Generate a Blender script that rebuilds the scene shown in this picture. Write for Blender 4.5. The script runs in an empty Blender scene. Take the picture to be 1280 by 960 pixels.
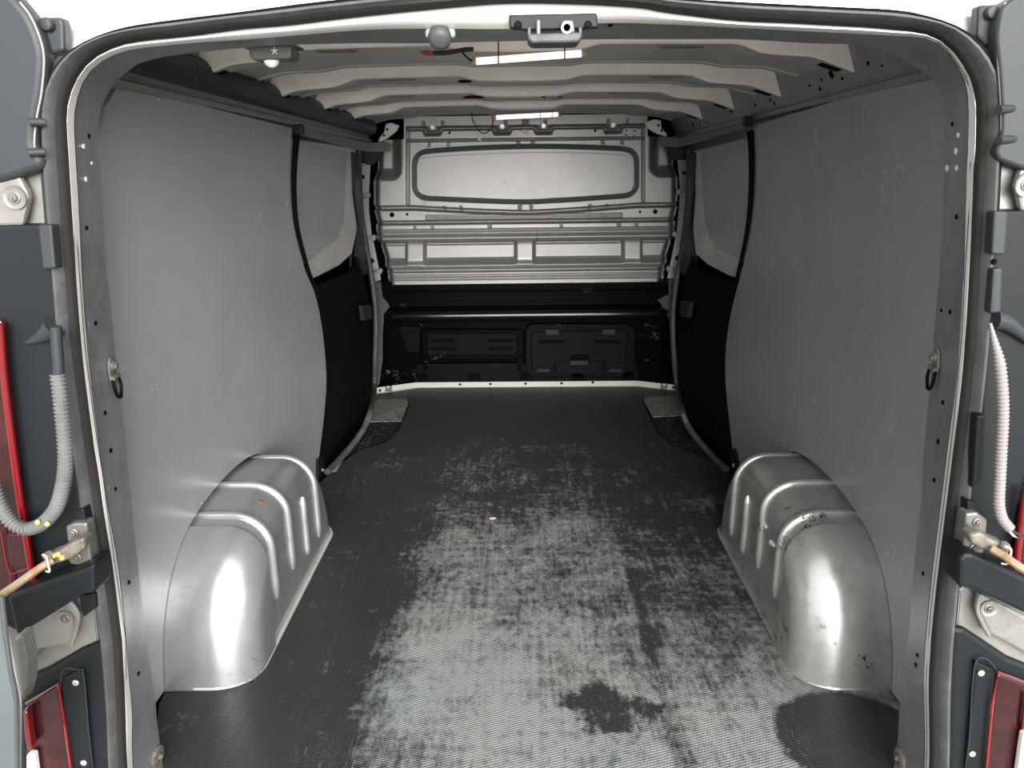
import bpy, bmesh, math, random
from mathutils import Vector, Matrix
from mathutils.bvhtree import BVHTree
random.seed(7)
scn = bpy.context.scene
COL = scn.collection

# ------------------------------------------------------------------ camera
FPX, PITCH, YAW, ROLL = 930.0, math.radians(16.76), math.radians(0.92), math.radians(-0.6)
CAM = Vector((0.0, 0.0, 1.13))
RM = (Matrix.Rotation(YAW, 3, 'Z') @ Matrix.Rotation(math.pi/2 - PITCH, 3, 'X') @ Matrix.Rotation(ROLL, 3, 'Z'))
cd = bpy.data.cameras.new('camera')
cam = bpy.data.objects.new('camera', cd); COL.objects.link(cam)
cam.matrix_world = Matrix.Translation(CAM) @ RM.to_4x4()
cd.sensor_fit = 'HORIZONTAL'; cd.sensor_width = 36.0; cd.lens = 36.0*FPX/1280.0
cd.clip_start = 0.01
scn.camera = cam

# ------------------------------------------------------------------ light
w = bpy.data.worlds.new('overcast_sky'); scn.world = w; w.use_nodes = True
bg = w.node_tree.nodes['Background']
bg.inputs[0].default_value = (0.96, 0.98, 1.0, 1); bg.inputs[1].default_value = 0.85
sd = bpy.data.lights.new('hazy_sun', 'SUN'); sd.energy = 5.0; sd.angle = math.radians(50); sd.color = (1.0, 0.99, 0.975)
sun = bpy.data.objects.new('hazy_sun', sd); COL.objects.link(sun)
sdir = Vector((-0.20, 0.93, -0.24))          # travels into the van from behind right
sun.rotation_euler = sdir.to_track_quat('-Z', 'Y').to_euler()
scn.view_settings.view_transform = 'Standard'
scn.view_settings.look = 'None'
scn.view_settings.exposure = 1.25
scn.view_settings.gamma = 1.0
scn.view_settings.use_curve_mapping = False

# ------------------------------------------------------------------ measuring helpers
def ray(px, py): return RM @ Vector(((px-640)/FPX, (480-py)/FPX, -1.0))
def PY(px, py, Y):                                   # on the plane y = Y
    d = ray(px, py); return CAM + d*((Y-CAM.y)/d.y)
def PZ(px, py, Z=0.0):                               # on the plane z = Z
    d = ray(px, py); return CAM + d*((Z-CAM.z)/d.z)
def PX(px, py, X):
    d = ray(px, py); return CAM + d*((X-CAM.x)/d.x)
def PW(px, py, s, A=.805, B=.07, C=.025):            # on a leaning side plane, s = -1 left, +1 right
    d = ray(px, py); n = Vector((1, s*C, s*B))       # x = s*(A - B z - C (y-1.4))
    k = s*(A + C*1.4)
    return CAM + d*((k - n.dot(CAM))/n.dot(d))
def wallx(y, z, s, A=.805, B=.07, C=.025): return s*(A - B*z - C*(y-1.4))
def C(r, g, b):
    f = lambda c: (c/255/12.92 if c/255 <= .04045 else ((c/255+.055)/1.055)**2.4)
    return (f(r), f(g), f(b), 1)

# ------------------------------------------------------------------ materials
MATS = {}
def nd(nt, t, **k):
    n = nt.nodes.new(t)
    for a, v in k.items(): setattr(n, a, v)
    return n
def mat(name, col, rough=.5, metal=0.0, spec=.5, col2=None, nscale=8, lo=.45, hi=.65, bump=0, bscale=200, emit=0, coat=0, stretch=None, scratch=None, sc_amt=.5, sc_scale=(40,4,4), sc_w=.012, sc_lo=.60, sc_freq=9):
    m = bpy.data.materials.new(name); m.use_nodes = True; nt = m.node_tree
    b = nt.nodes['Principled BSDF']
    b.inputs['Base Color'].default_value = col; b.inputs['Roughness'].default_value = rough
    b.inputs['Metallic'].default_value = metal; b.inputs['Specular IOR Level'].default_value = spec
    b.inputs['Coat Weight'].default_value = coat
    tc = nd(nt, 'ShaderNodeTexCoord')
    last = None
    if col2:
        n = nd(nt, 'ShaderNodeTexNoise'); n.inputs['Scale'].default_value = nscale; n.inputs['Detail'].default_value = 8; n.inputs['Roughness'].default_value = .65
        src = tc.outputs['Object']
        if stretch:
            mp = nd(nt, 'ShaderNodeMapping'); mp.inputs['Scale'].default_value = stretch; nt.links.new(src, mp.inputs[0]); src = mp.outputs[0]
        nt.links.new(src, n.inputs['Vector'])
        r = nd(nt, 'ShaderNodeMapRange'); r.inputs[1].default_value = lo; r.inputs[2].default_value = hi; nt.links.new(n.outputs['Fac'], r.inputs[0])
        mx = nd(nt, 'ShaderNodeMix', data_type='RGBA'); mx.inputs[6].default_value = col; mx.inputs[7].default_value = col2
        nt.links.new(r.outputs[0], mx.inputs[0]); last = mx.outputs[2]
        nt.links.new(last, b.inputs['Base Color'])
    if scratch:                                      # thin worn marks: narrow bands of a warped noise, only inside patches
        prev = last
        mp = nd(nt, 'ShaderNodeMapping'); mp.inputs['Scale'].default_value = sc_scale; nt.links.new(tc.outputs['Object'], mp.inputs[0])
        n1 = nd(nt, 'ShaderNodeTexNoise'); n1.inputs['Scale'].default_value = 1; n1.inputs['Detail'].default_value = 2; n1.inputs['Distortion'].default_value = 1.2
        nt.links.new(mp.outputs[0], n1.inputs['Vector'])
        s1 = nd(nt, 'ShaderNodeMath', operation='SUBTRACT'); s1.inputs[1].default_value = .5; nt.links.new(n1.outputs['Fac'], s1.inputs[0])
        s2 = nd(nt, 'ShaderNodeMath', operation='ABSOLUTE'); nt.links.new(s1.outputs[0], s2.inputs[0])
        r1 = nd(nt, 'ShaderNodeMapRange'); r1.inputs[1].default_value = sc_w; r1.inputs[2].default_value = sc_w*.35; nt.links.new(s2.outputs[0], r1.inputs[0])
        n2 = nd(nt, 'ShaderNodeTexNoise'); n2.inputs['Scale'].default_value = sc_freq; n2.inputs['Detail'].default_value = 4; nt.links.new(tc.outputs['Object'], n2.inputs['Vector'])
        r2 = nd(nt, 'ShaderNodeMapRange'); r2.inputs[1].default_value = sc_lo; r2.inputs[2].default_value = sc_lo+.07; nt.links.new(n2.outputs['Fac'], r2.inputs[0])
        ml = nd(nt, 'ShaderNodeMath', operation='MULTIPLY'); nt.links.new(r1.outputs[0], ml.inputs[0]); nt.links.new(r2.outputs[0], ml.inputs[1])
        m3 = nd(nt, 'ShaderNodeMath', operation='MULTIPLY'); m3.inputs[1].default_value = sc_amt; nt.links.new(ml.outputs[0], m3.inputs[0])
        mx2 = nd(nt, 'ShaderNodeMix', data_type='RGBA'); mx2.inputs[6].default_value = col; mx2.inputs[7].default_value = scratch
        nt.links.new(m3.outputs[0], mx2.inputs[0])
        if prev: nt.links.new(prev, mx2.inputs[6])
        nt.links.new(mx2.outputs[2], b.inputs['Base Color'])
    if bump:
        n = nd(nt, 'ShaderNodeTexNoise'); n.inputs['Scale'].default_value = bscale; n.inputs['Detail'].default_value = 3
        nt.links.new(tc.outputs['Object'], n.inputs['Vector'])
        bp = nd(nt, 'ShaderNodeBump'); bp.inputs['Strength'].default_value = bump; bp.inputs['Distance'].default_value = .002
        nt.links.new(n.outputs['Fac'], bp.inputs['Height']); nt.links.new(bp.outputs[0], b.inputs['Normal'])
    if emit:
        b.inputs['Emission Color'].default_value = col; b.inputs['Emission Strength'].default_value = emit
    MATS[name] = m; return m
mat('silver_paint', C(196,193,188), .42, .35, col2=C(180,177,173), nscale=6, lo=.4, hi=.7, scratch=C(70,68,66), sc_amt=.6)
mat('bulkhead_silver', C(150,148,145), .42, .45, col2=C(142,140,137), nscale=6, lo=.4, hi=.7, scratch=C(70,68,66), sc_amt=.6)
mat('hinge_silver', C(128,126,121), .42, .4, col2=C(112,110,105), nscale=20)
mat('body_silver', C(214,212,210), .3, .35, coat=.3)
mat('pillar_silver', C(126,128,129), .40, .4, col2=C(112,114,116), nscale=20, scratch=C(215,218,220), sc_amt=.9, sc_scale=(25,90,25))
mat('bead_silver', C(226,223,216), .3, .3)
mat('cream_roof_lit_bow', C(238,231,221), .5, .1, col2=C(226,219,209), nscale=9)  # roof cream; on the bows it paints in the light on rear faces
mat('galvanised', C(196,197,196), .28, .78, col2=C(184,185,184), nscale=16, lo=.4, hi=.7, scratch=C(95,92,88), sc_amt=.8, sc_scale=(14,14,50))
mat('galvanised_worn', C(188,186,182), .30, .72, col2=C(150,148,143), nscale=22, lo=.5, hi=.8, scratch=C(40,37,34), sc_amt=1, sc_scale=(60,60,22), sc_w=.035, sc_lo=.59, sc_freq=13)
mat('grey_board', C(140,141,144), .36, 0, .45, col2=C(136,137,140), nscale=4, scratch=C(196,196,196), sc_amt=.4, sc_w=.008, sc_lo=.57, sc_freq=6, sc_scale=(30,30,9))
mat('grey_board_scuffed', C(138,137,140), .40, 0, .45, col2=C(133,132,134), nscale=4, scratch=C(186,178,164), sc_amt=.8, sc_scale=(20,20,11), sc_w=.010, sc_lo=.57, sc_freq=6)
mat('board_edge', C(38,38,40), .6)
mat('black_plastic', C(21,24,26), .45, 0, .2, bump=.15, bscale=900)
mat('charcoal_plastic', C(40,43,45), .5, 0, .35, bump=.1, bscale=700)
mat('gloss_black', C(5,5,6), .35, 0, .025, scratch=C(120,120,118), sc_amt=.7, sc_scale=(12,50,30))
mat('satin_black', C(9,9,10), .45, 0, .05, scratch=C(120,120,118), sc_amt=.5)
mat('ledge_black', C(10,10,11), .25, 0, .6)
mat('hatch_black', C(12,13,15), .5, 0, .06)
mat('buffer_grey', C(60,60,60), .55)
mat('cast_grey', C(74,74,73), .55, .2, col2=C(60,60,59), nscale=40)
mat('felt_black', C(9,9,10), .8, 0, .1)
mat('dark_void', C(6,6,7), .9, 0, .1)
mat('seal_rubber', C(62,63,63), .5, 0, .4, col2=C(74,75,75), nscale=30)
mat('seal_flock', C(40,38,37), .9, 0, .1, bump=.6, bscale=600)
mat('trough_black', C(36,38,41), .5, 0, .4)
mat('rail_grey', C(128,127,124), .45, .3)
mat('zinc', C(118,116,112), .4, .6, col2=C(120,117,110), nscale=60)
mat('dirty_zinc', C(112,106,97), .6, .3, col2=C(82,76,67), nscale=50)
mat('grease', C(196,160,84), .4, 0, .5)
mat('strap_tan', C(142,122,98), .6, .1, col2=C(120,86,56), nscale=40)
mat('conduit_grey', C(94,95,93), .55, 0, .4, col2=C(82,83,81), nscale=25)
mat('conduit_pale', C(126,120,118), .55, 0, .4)
mat('lamp_red', C(98,9,13), .12, 0, .6, coat=.6)
mat('lamp_dark_red', C(40,12,13), .2, 0, .4, coat=.3, col2=C(56,20,20), nscale=18)
mat('lamp_clear', C(220,214,208), .2, 0, .6)
mat('lamp_grey', C(78,76,74), .5)
mat('dome_white', C(222,226,224), .25, 0, .5)
mat('tube_glow', (1.0, .86, .80, 1), .4, emit=.5)
mat('tube_end', C(190,160,118), .4)
mat('cable_black', C(20,20,21), .55)
mat('tag_beige', C(196,186,168), .7)
mat('plug_red', C(150,60,62), .5)
mat('step_dirt', C(128,126,118), .8, 0, .2, col2=C(92,91,86), nscale=30)
mat('step_tread', C(26,26,27), .6, 0, .4, col2=C(62,61,58), nscale=40, lo=.5, hi=.7)
mat('strip_white', C(176,176,166), .5, .1, col2=C(170,170,160), nscale=30)
mat('concrete', C(150,148,144), .9, 0, .2, col2=C(126,124,120), nscale=3)
mat('screw_metal', C(190,190,188), .35, .7)
mat('rust_paint', C(64,62,60), .7, 0, .3, col2=C(84,74,66), nscale=50)
mat('door_paint', C(96,103,105), .4, .3)
mat('paper_white', C(230,230,232), .8)
mat('rust', C(120,70,50), .8)

def mat_floor():
    m = bpy.data.materials.new('rubber_mat'); m.use_nodes = True; nt = m.node_tree; L = nt.links
    b = nt.nodes['Principled BSDF']; b.inputs['Roughness'].default_value = .5; b.inputs['Specular IOR Level'].default_value = .22
    tc = nd(nt, 'ShaderNodeTexCoord'); sp = nd(nt, 'ShaderNodeSeparateXYZ'); L.new(tc.outputs['Object'], sp.inputs[0])
    def M(op, a, c=None, d=None):
        n = nd(nt, 'ShaderNodeMath', operation=op)
        for i, v in enumerate((a, c, d)):
            if v is None: continue
            if isinstance(v, (int, float)): n.inputs[i].default_value = v
            else: L.new(v, n.inputs[i])
        return n.outputs[0]
    def noise(scale, st=(1,1,1), det=8, rg=.6, dist=0, off=(0,0,0)):
        mp = nd(nt, 'ShaderNodeMapping'); mp.inputs['Scale'].default_value = st; mp.inputs['Location'].default_value = off; L.new(tc.outputs['Object'], mp.inputs[0])
        n = nd(nt, 'ShaderNodeTexNoise'); n.inputs['Scale'].default_value = scale; n.inputs['Detail'].default_value = det; n.inputs['Roughness'].default_value = rg; n.inputs['Distortion'].default_value = dist
        L.new(mp.outputs[0], n.inputs['Vector']); return n.outputs['Fac']
    def rng(v, a, c, lo=0, hi=1):
        n = nd(nt, 'ShaderNodeMapRange'); n.interpolation_type = 'SMOOTHSTEP'
        n.inputs[1].default_value = a; n.inputs[2].default_value = c; n.inputs[3].default_value = lo; n.inputs[4].default_value = hi; L.new(v, n.inputs[0]); return n.outputs[0]
    X, Y = sp.outputs[0], sp.outputs[1]
    big = noise(2.6, (1,1.0,1), 9, .72, .3, (3,1,0)); mid = noise(9, (1,.8,1), 8, .75, .4, (0,5,0)); fine = noise(70, (1,.6,1), 5, .7)
    streak = noise(5, (14,.5,1), 6, .7); cross = noise(5, (.6,10,1), 6, .7, .6)
    wob = M('MULTIPLY', M('SUBTRACT', noise(5, (1,1,1), 4), .5), .10)
    xw = M('ADD', X, wob)
    # wheel-track zones: the worn, dusty middle, darker strips along the arches
    left = rng(xw, -.42, -.22)
    right = rng(X, .30, .275)
    lane = M('MULTIPLY', left, M('ADD', M('MULTIPLY', right, .55), .45))
    near = rng(Y, 2.9, 1.7)
    z = M('MULTIPLY', lane, near)
    v = M('ADD', M('MULTIPLY', big, .60), M('MULTIPLY', mid, .50))
    v = M('ADD', v, M('MULTIPLY', M('SUBTRACT', streak, .5), .32))
    v = M('ADD', v, M('MULTIPLY', M('SUBTRACT', cross, .5), .26))
    v = M('ADD', v, M('MULTIPLY', M('SUBTRACT', fine, .5), .42))
    v = M('ADD', v, M('MULTIPLY', z, .20))
    v = M('ADD', v, M('MULTIPLY', lane, .05))
    v = M('ADD', v, M('MULTIPLY', M('MULTIPLY', rng(Y, 1.75, 1.3), rng(X, -.55, -.2)), .10))
    v = M('ADD', v, M('MULTIPLY', M('MULTIPLY', rng(Y, 1.9, 1.5), rng(X, .3, .36)), .10))
    far = rng(Y, 2.85, 3.2, 0, -.25); v = M('ADD', v, far)
    # clean black patch by the right pillar
    dx = M('DIVIDE', M('SUBTRACT', X, .66), .15); dy = M('DIVIDE', M('SUBTRACT', Y, 1.24), .13)
    rr = M('ADD', M('MULTIPLY', dx, dx), M('MULTIPLY', dy, dy))
    v = M('SUBTRACT', v, rng(M('ADD', rr, M('MULTIPLY', wob, 4)), 1.3, .7, 0, .42))
    # two clean diamonds inside the dusty lane
    dx = M('DIVIDE', M('SUBTRACT', X, .17), .10); dy = M('DIVIDE', M('SUBTRACT', Y, 1.33), .075)
    rr = M('ADD', M('ABSOLUTE', dx), M('ABSOLUTE', dy))
    v = M('SUBTRACT', v, rng(M('ADD', M('ADD', rr, M('MULTIPLY', wob, 9)), M('MULTIPLY', M('SUBTRACT', mid, .5), 2.2)), 1.3, .8, 0, .24))
    spk = noise(26, (1,.7,1), 8, .85, .5, (2,7,0))
    v = M('ADD', v, M('MULTIPLY', M('SUBTRACT', spk, .5), .55))
    dust = M('MAXIMUM', rng(v, .57, 1.0), .08)
    # weave
    wv = nd(nt, 'ShaderNodeTexWave'); wv.wave_type = 'BANDS'; wv.bands_direction = 'X'; wv.inputs['Scale'].default_value = 52; wv.inputs['Distortion'].default_value = .4
    mp = nd(nt, 'ShaderNodeMapping'); mp.inputs['Rotation'].default_value = (0,0,math.radians(72)); L.new(tc.outputs['Object'], mp.inputs[0]); L.new(mp.outputs[0], wv.inputs['Vector'])
    wv2 = nd(nt, 'ShaderNodeTexWave'); wv2.inputs['Scale'].default_value = 52
    mp2 = nd(nt, 'ShaderNodeMapping'); mp2.inputs['Rotation'].default_value = (0,0,math.radians(18)); L.new(tc.outputs['Object'], mp2.inputs[0]); L.new(mp2.outputs[0], wv2.inputs['Vector'])
    weave = M('ADD', M('MULTIPLY', wv.outputs['Fac'], .7), M('MULTIPLY', wv2.outputs['Fac'], .3))
    dust2 = M('MULTIPLY', dust, M('ADD', M('MULTIPLY', weave, .5), .65))
    # hairline scuffs
    hs = noise(1, (70,5,1), 2, .5, 1.5); hl = rng(M('ABSOLUTE', M('SUBTRACT', hs, .5)), .012, .003)
    hl = M('MULTIPLY', hl, rng(noise(4, (1,1,1), 4, .6, 0, (9,2,0)), .52, .66))
    tot = M('MINIMUM', M('ADD', dust2, M('MULTIPLY', hl, .32)), 1.0)
    tint = nd(nt, 'ShaderNodeMix', data_type='RGBA'); tint.inputs[6].default_value = C(130,137,143); tint.inputs[7].default_value = C(146,143,133)
    L.new(noise(4, (1,1,1), 3, .5, 0, (4,4,0)), tint.inputs[0])
    mx = nd(nt, 'ShaderNodeMix', data_type='RGBA'); mx.inputs[6].default_value = C(24,25,27)
    L.new(tint.outputs[2], mx.inputs[7]); L.new(tot, mx.inputs[0]); L.new(mx.outputs[2], b.inputs['Base Color'])
    L.new(rng(dust, 0, 1, .42, .8), b.inputs['Roughness'])
    bp = nd(nt, 'ShaderNodeBump'); bp.inputs['Strength'].default_value = .5; bp.inputs['Distance'].default_value = .002
    L.new(weave, bp.inputs['Height']); L.new(bp.outputs[0], b.inputs['Normal'])
    MATS['rubber_mat'] = m
mat_floor()

# ------------------------------------------------------------------ mesh helpers: a shape is (verts, faces)
def join(*sh):
    V, Fc = [], []
    for v, f in sh:
        o = len(V); V += list(v); Fc += [tuple(i+o for i in q) for q in f]
    return V, Fc
def prism(pts, vec):
    pts = [Vector(p) for p in pts]; n = len(pts); vec = Vector(vec)
    V = pts + [p+vec for p in pts]
    Fc = [tuple(range(n)), tuple(range(2*n-1, n-1, -1))] + [(i, i+n, (i+1) % n+n, (i+1) % n) for i in range(n)]
    return V, Fc
def slab(pix, Y, th): return prism([PY(x, y, Y) for x, y in pix], (0, th, 0))
def box(c, s, rot=None):
    c = Vector(c); h = Vector(s)/2
    V = [Vector((x*h.x, y*h.y, z*h.z)) for x in (-1,1) for y in (-1,1) for z in (-1,1)]
    if rot is not None: V = [rot @ v for v in V]
    return [v+c for v in V], [(0,1,3,2),(4,6,7,5),(0,4,5,1),(2,3,7,6),(0,2,6,4),(1,5,7,3)]
def frames(path, closed=False):
    n = len(path); out = []; prevN = None
    for i in range(n):
        a = path[(i-1) % n] if (closed or i > 0) else path[0]
        c = path[(i+1) % n] if (closed or i < n-1) else path[-1]
        t = (c-a).normalized()
        if prevN is None:
            u = Vector((0,0,1)) if abs(t.z) < .9 else Vector((1,0,0))
            N = (u - t*u.dot(t)).normalized()
        else:
            N = (prevN - t*prevN.dot(t)).normalized()
        prevN = N; out.append((t, N, t.cross(N)))
    return out
def tube(path, r, seg=10, closed=False, flat=1.0):
    path = [Vector(p) for p in path]; fr = frames(path, closed); n = len(path); V, Fc = [], []
    for i, (p, (t, N, B)) in enumerate(zip(path, fr)):
        rr = r[i] if isinstance(r, (list, tuple)) else r
        for k in range(seg):
            a = 2*math.pi*k/seg; V.append(p + N*(math.cos(a)*rr*flat) + B*(math.sin(a)*rr))
    m = n if closed else n-1
    for i in range(m):
        for k in range(seg):
            j = (i+1) % n; Fc.append((i*seg+k, i*seg+(k+1) % seg, j*seg+(k+1) % seg, j*seg+k))
    if not closed:
        Fc.append(tuple(range(seg-1, -1, -1))); Fc.append(tuple((n-1)*seg+k for k in range(seg)))
    return V, Fc
def cyl(p0, p1, r0, r1=None, seg=16): return tube([p0, p1], [r0, r0 if r1 is None else r1], seg)
def lathe(c, axis, prof, seg=20):      # prof: (radius, height along axis)
    c = Vector(c); t = Vector(axis).normalized(); u = Vector((0,0,1)) if abs(t.z) < .9 else Vector((1,0,0))
    N = (u-t*u.dot(t)).normalized(); B = t.cross(N); V, Fc = [], []
    for r, h in prof:
        for k in range(seg):
            a = 2*math.pi*k/seg; V.append(c+t*h+(N*math.cos(a)+B*math.sin(a))*max(r, 1e-5))
    for i in range(len(prof)-1):
        for k in range(seg): Fc.append((i*seg+k, i*seg+(k+1) % seg, (i+1)*seg+(k+1) % seg, (i+1)*seg+k))
    Fc.append(tuple(range(seg-1, -1, -1))); Fc.append(tuple((len(prof)-1)*seg+k for k in range(seg)))
    return V, Fc
def loft(loops, closed_u=False, closed_v=False):
    m, n = len(loops), len(loops[0]); V = [Vector(p) for l in loops for p in l]; Fc = []
    for i in range(m if closed_v else m-1):
        for k in range(n if closed_u else n-1):
            a, c = i, (i+1) % m; Fc.append((a*n+k, a*n+(k+1) % n, c*n+(k+1) % n, c*n+k))
    return V, Fc
def smooth_path(pts, n, closed=False):        # Catmull-Rom through pts, resampled evenly
    pts = [Vector(p) for p in pts]; N = len(pts); dense = []
    g = (lambda i: pts[i % N]) if closed else (lambda i: pts[max(0, min(N-1, i))])
    for i in range(N if closed else N-1):
        p0, p1, p2, p3 = g(i-1), g(i), g(i+1), g(i+2)
        for k in range(12):
            t = k/12
            dense.append(.5*((2*p1) + (p2-p0)*t + (2*p0-5*p1+4*p2-p3)*t*t + (3*p1-p0-3*p2+p3)*t**3))
    dense.append(pts[0].copy() if closed else pts[-1].copy())
    d = [0]
    for a, c in zip(dense, dense[1:]): d.append(d[-1]+(c-a).length)
    out = []; j = 0; cnt = n if not closed else n+1
    for i in range(cnt):
        s = d[-1]*i/(cnt-1)
        while j < len(d)-2 and d[j+1] < s: j += 1
        f = (s-d[j])/max(d[j+1]-d[j], 1e-9); out.append(dense[j].lerp(dense[j+1], f))
    return out[:-1] if closed else out
def rrect(x0, y0, x1, y1, r, n=5):            # rounded rectangle in pixels
    o = []
    for cx, cy, a0 in ((x1-r, y0+r, -90), (x1-r, y1-r, 0), (x0+r, y1-r, 90), (x0+r, y0+r, 180)):
        for k in range(n+1):
            a = math.radians(a0+90*k/n); o.append((cx+r*math.cos(a), cy+r*math.sin(a)))
    return o

def obj(name, shape, m, parent=None, smooth=False, bevel=0, seg=2):
    V, Fc = shape
    me = bpy.data.meshes.new(name); me.from_pydata([tuple(v) for v in V], [], Fc)
    bm = bmesh.new(); bm.from_mesh(me); bmesh.ops.recalc_face_normals(bm, faces=bm.faces); bm.to_mesh(me); bm.free()
    me.materials.append(MATS[m])
    o = bpy.data.objects.new(name, me); COL.objects.link(o)
    if smooth:
        for p in me.polygons: p.use_smooth = True
        me.set_sharp_from_angle(angle=math.radians(40))
    if bevel:
        b = o.modifiers.new('bevel', 'BEVEL'); b.width = bevel; b.segments = seg; b.limit_method = 'ANGLE'; b.angle_limit = math.radians(40)
    if parent is not None: o.parent = parent
    return o
def setp(o, label=None, cat=None, group=None, kind=None):
    if label: o['label'] = label
    if cat: o['category'] = cat
    if group: o['group'] = group
    if kind: o['kind'] = kind
    return o
def empty(name, label, cat, loc=(0,0,0), group=None):
    o = bpy.data.objects.new(name, None); COL.objects.link(o); o.empty_display_size = .05
    return setp(o, label, cat, group)
def struct(name, shape, m, smooth=False, bevel=0, label=None):
    return setp(obj(name, shape, m, None, smooth, bevel), label=label, kind='structure')
BV = {}
def hit(o, px, py):                            # where the sight line of a pixel meets an object's surface
    if o.name not in BV:
        BV[o.name] = BVHTree.FromPolygons([v.co for v in o.data.vertices], [p.vertices for p in o.data.polygons])
    d = ray(px, py).normalized()
    p, n, i, dist = BV[o.name].ray_cast(CAM, d)
    if p is None: return None, None
    if n.dot(d) > 0: n = -n
    return p, n
def disc_on(o, px, py, rpx, m, name, parent=None, h=.0012, seg=14, ry=None):
    p, n = hit(o, px, py)
    if p is None: return None
    r = rpx*(p-CAM).length/FPX
    return obj(name, lathe(p-n*.002, n, [(r, 0), (r, .002+h), (r*.75, .002+h*1.5)], seg), m, parent or o)
def ring_on(o, px, py, rpx, m, name, parent=None, th=.25):
    p, n = hit(o, px, py)
    if p is None: return None
    r = rpx*(p-CAM).length/FPX
    return obj(name, lathe(p-n*.001, n, [(r*(1-th), .0), (r*(1-th), .003), (r, .003), (r, 0)], 18), m, parent or o)
def bolt(name, c, axis, r, m='screw_metal', parent=None):
    a = Vector(axis).normalized(); c = Vector(c)
    return obj(name, join(lathe(c, a, [(r*1.5, 0), (r*1.5, r*.25), (r*1.3, r*.35)], 20), lathe(c, a, [(r, r*.3), (r, r*.95), (r*.8, r*1.1)], 6), lathe(c, a, [(r*.45, r), (r*.4, r*1.5)], 10)), m, parent)

# ================================================================== the van body (setting)
YD = 1.05                                     # plane of the rear door opening
ext = lambda a, b, k: (b[0]+(b[0]-a[0])*k, b[1]+(b[1]-a[1])*k)
L_OUT = [(150,1100),(137,960),(134,879),(126,803),(117,720),(105,652),(97.5,596),(91,550),(81,470),(73,417),(70,380),(67,340),(62,280),(56,205),(54,160),(55,140),(59,116),(69,92),(84,72),(105,57),(131,45),(169,34),(240,24),(300,17),(400,4),(520,-7),(657,-11),(780,-7),(835,-1),(920,4),(1040,10),(1115,14),(1152,21),(1186,32),(1212,47),(1227,62),(1239,81),(1246,105),(1249,131),(1249,170),(1246,205),(1243,265),(1239,340),(1236,407),(1231,465),(1222,540),(1214,596),(1210,641),(1199.6,705),(1194,768),(1191,808),(1188,880),(1186,960),(1178,1100)]
L_SEAL = [(170,1100),(158,960),(154,862),(153,808),(149,776),(140,714),(131,652),(124,600),(116,550),(108,492),(101,436),(96.5,380),(93.5,340),(89,280),(85,216),(82.5,175),(81,150),(82.5,127),(90,105),(105,81),(122,66),(150,54),(180,49),(200,47),(240,43),(300,35),(360,30),(425,22),(520,12),(630,3),(730,4),(800,8),(835,14),(920,24),(985,27),(1040,30),(1080,32),(1115,35),(1152,39),(1179,51),(1196,69),(1209,88),(1218,107),(1222,127),(1222,180),(1219,205),(1217,265),(1212,340),(1208,416),(1203,472),(1196,540),(1190,589),(1184,637),(1175,710),(1168,768),(1164,822),(1162,862),(1162,960),(1150,1100)]
L_BEAD = [(178,1100),(166.5,960),(165,890),(160,835),(156,781),(148,710),(137,645),(129,596),(123,550),(113,470),(108,417),(105,380),(102.5,340),(98.5,254),(94,180),(93,150),(96,127),(105,101),(122,81),(150,66),(180,60),(200,58),(240,54),(300,50),(365,45),(450,38),(520,36),(657,36),(760,29),(840,31),(920,35),(1000,39),(1080,43),(1115,45),(1156,48),(1179,60),(1194,79),(1205,99),(1210,127),(1210,170),(1208,216),(1206,291),(1204,360),(1200,416),(1196,472),(1187,540),(1180,596),(1174,645),(1166,710),(1160,768),(1155,835),(1155,960),(1143,1100)]
L_INN = [(222,1100),(204,960),(202,944),(196,900),(194,873),(184,808),(173,710),(168,664),(161,596),(157,550),(148,481),(142.5,425),(138,380),(133,340),(129,280),(125,216),(122,170),(123,148),(131,124),(146,101),(169,82),(187,75),(212,70),(250,65),(305,60),(370,56),(450,54),(520,54),(620,52),(700,50),(760,49),(840,49),(920,49),(1010,54),(1080,57),(1125,72),(1150,88),(1169,103),(1177,120),(1181,141),(1181,180),(1180,235),(1177,291),(1173,360),(1169,397),(1164,465),(1157,540),(1153,587),(1151,634),(1143,700),(1137,781),(1130,835),(1124,890),(1122,927),(1117,960),(1100,1100)]
NL = 200
def lp(l, Y): return smooth_path([PY(x, y, Y) for x, y in l], NL)
O, S, B_, I_ = lp(L_OUT, YD), lp(L_SEAL, YD), lp(L_BEAD, YD+.022), lp(L_INN, YD+.115)
cen = Vector((0, YD, .62))

# rounded bead and inner return of the opening, one pressed ring
def arc_between(a, b, bulge, k):
    return [a.lerp(b, i/k) + bulge*math.sin(math.pi*i/k) for i in range(k+1)]
rows = []
for s_, b_, i_ in zip(S, B_, I_):
    out = (s_-cen); out.y = 0; out.normalize()
    r1 = arc_between(s_ + Vector((0, .012, 0)), b_, Vector((0, -.012, 0)) - out*.002, 5)
    rows.append([b_ + Vector((0,.001,0)), b_.lerp(i_, .06) + out*.001, b_.lerp(i_, .5), i_, i_ + out*.02 + Vector((0, .004, 0)), i_ + out*.06 + Vector((0, .03, 0))])
fr_o = struct('trim_1', loft(rows), 'pillar_silver', smooth=True)
rows_b = [arc_between(s_ + Vector((0, .010, 0)), b_ + Vector((0, -.001, 0)), Vector((0, -.0135, 0)) - ((s_-cen).normalized())*.002, 6) for s_, b_ in zip(S, B_)]
bead = obj('painted_bead', loft(rows_b), 'bead_silver', fr_o, smooth=True)
setp(bead, label='bright silver rounded bead around the opening')

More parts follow.
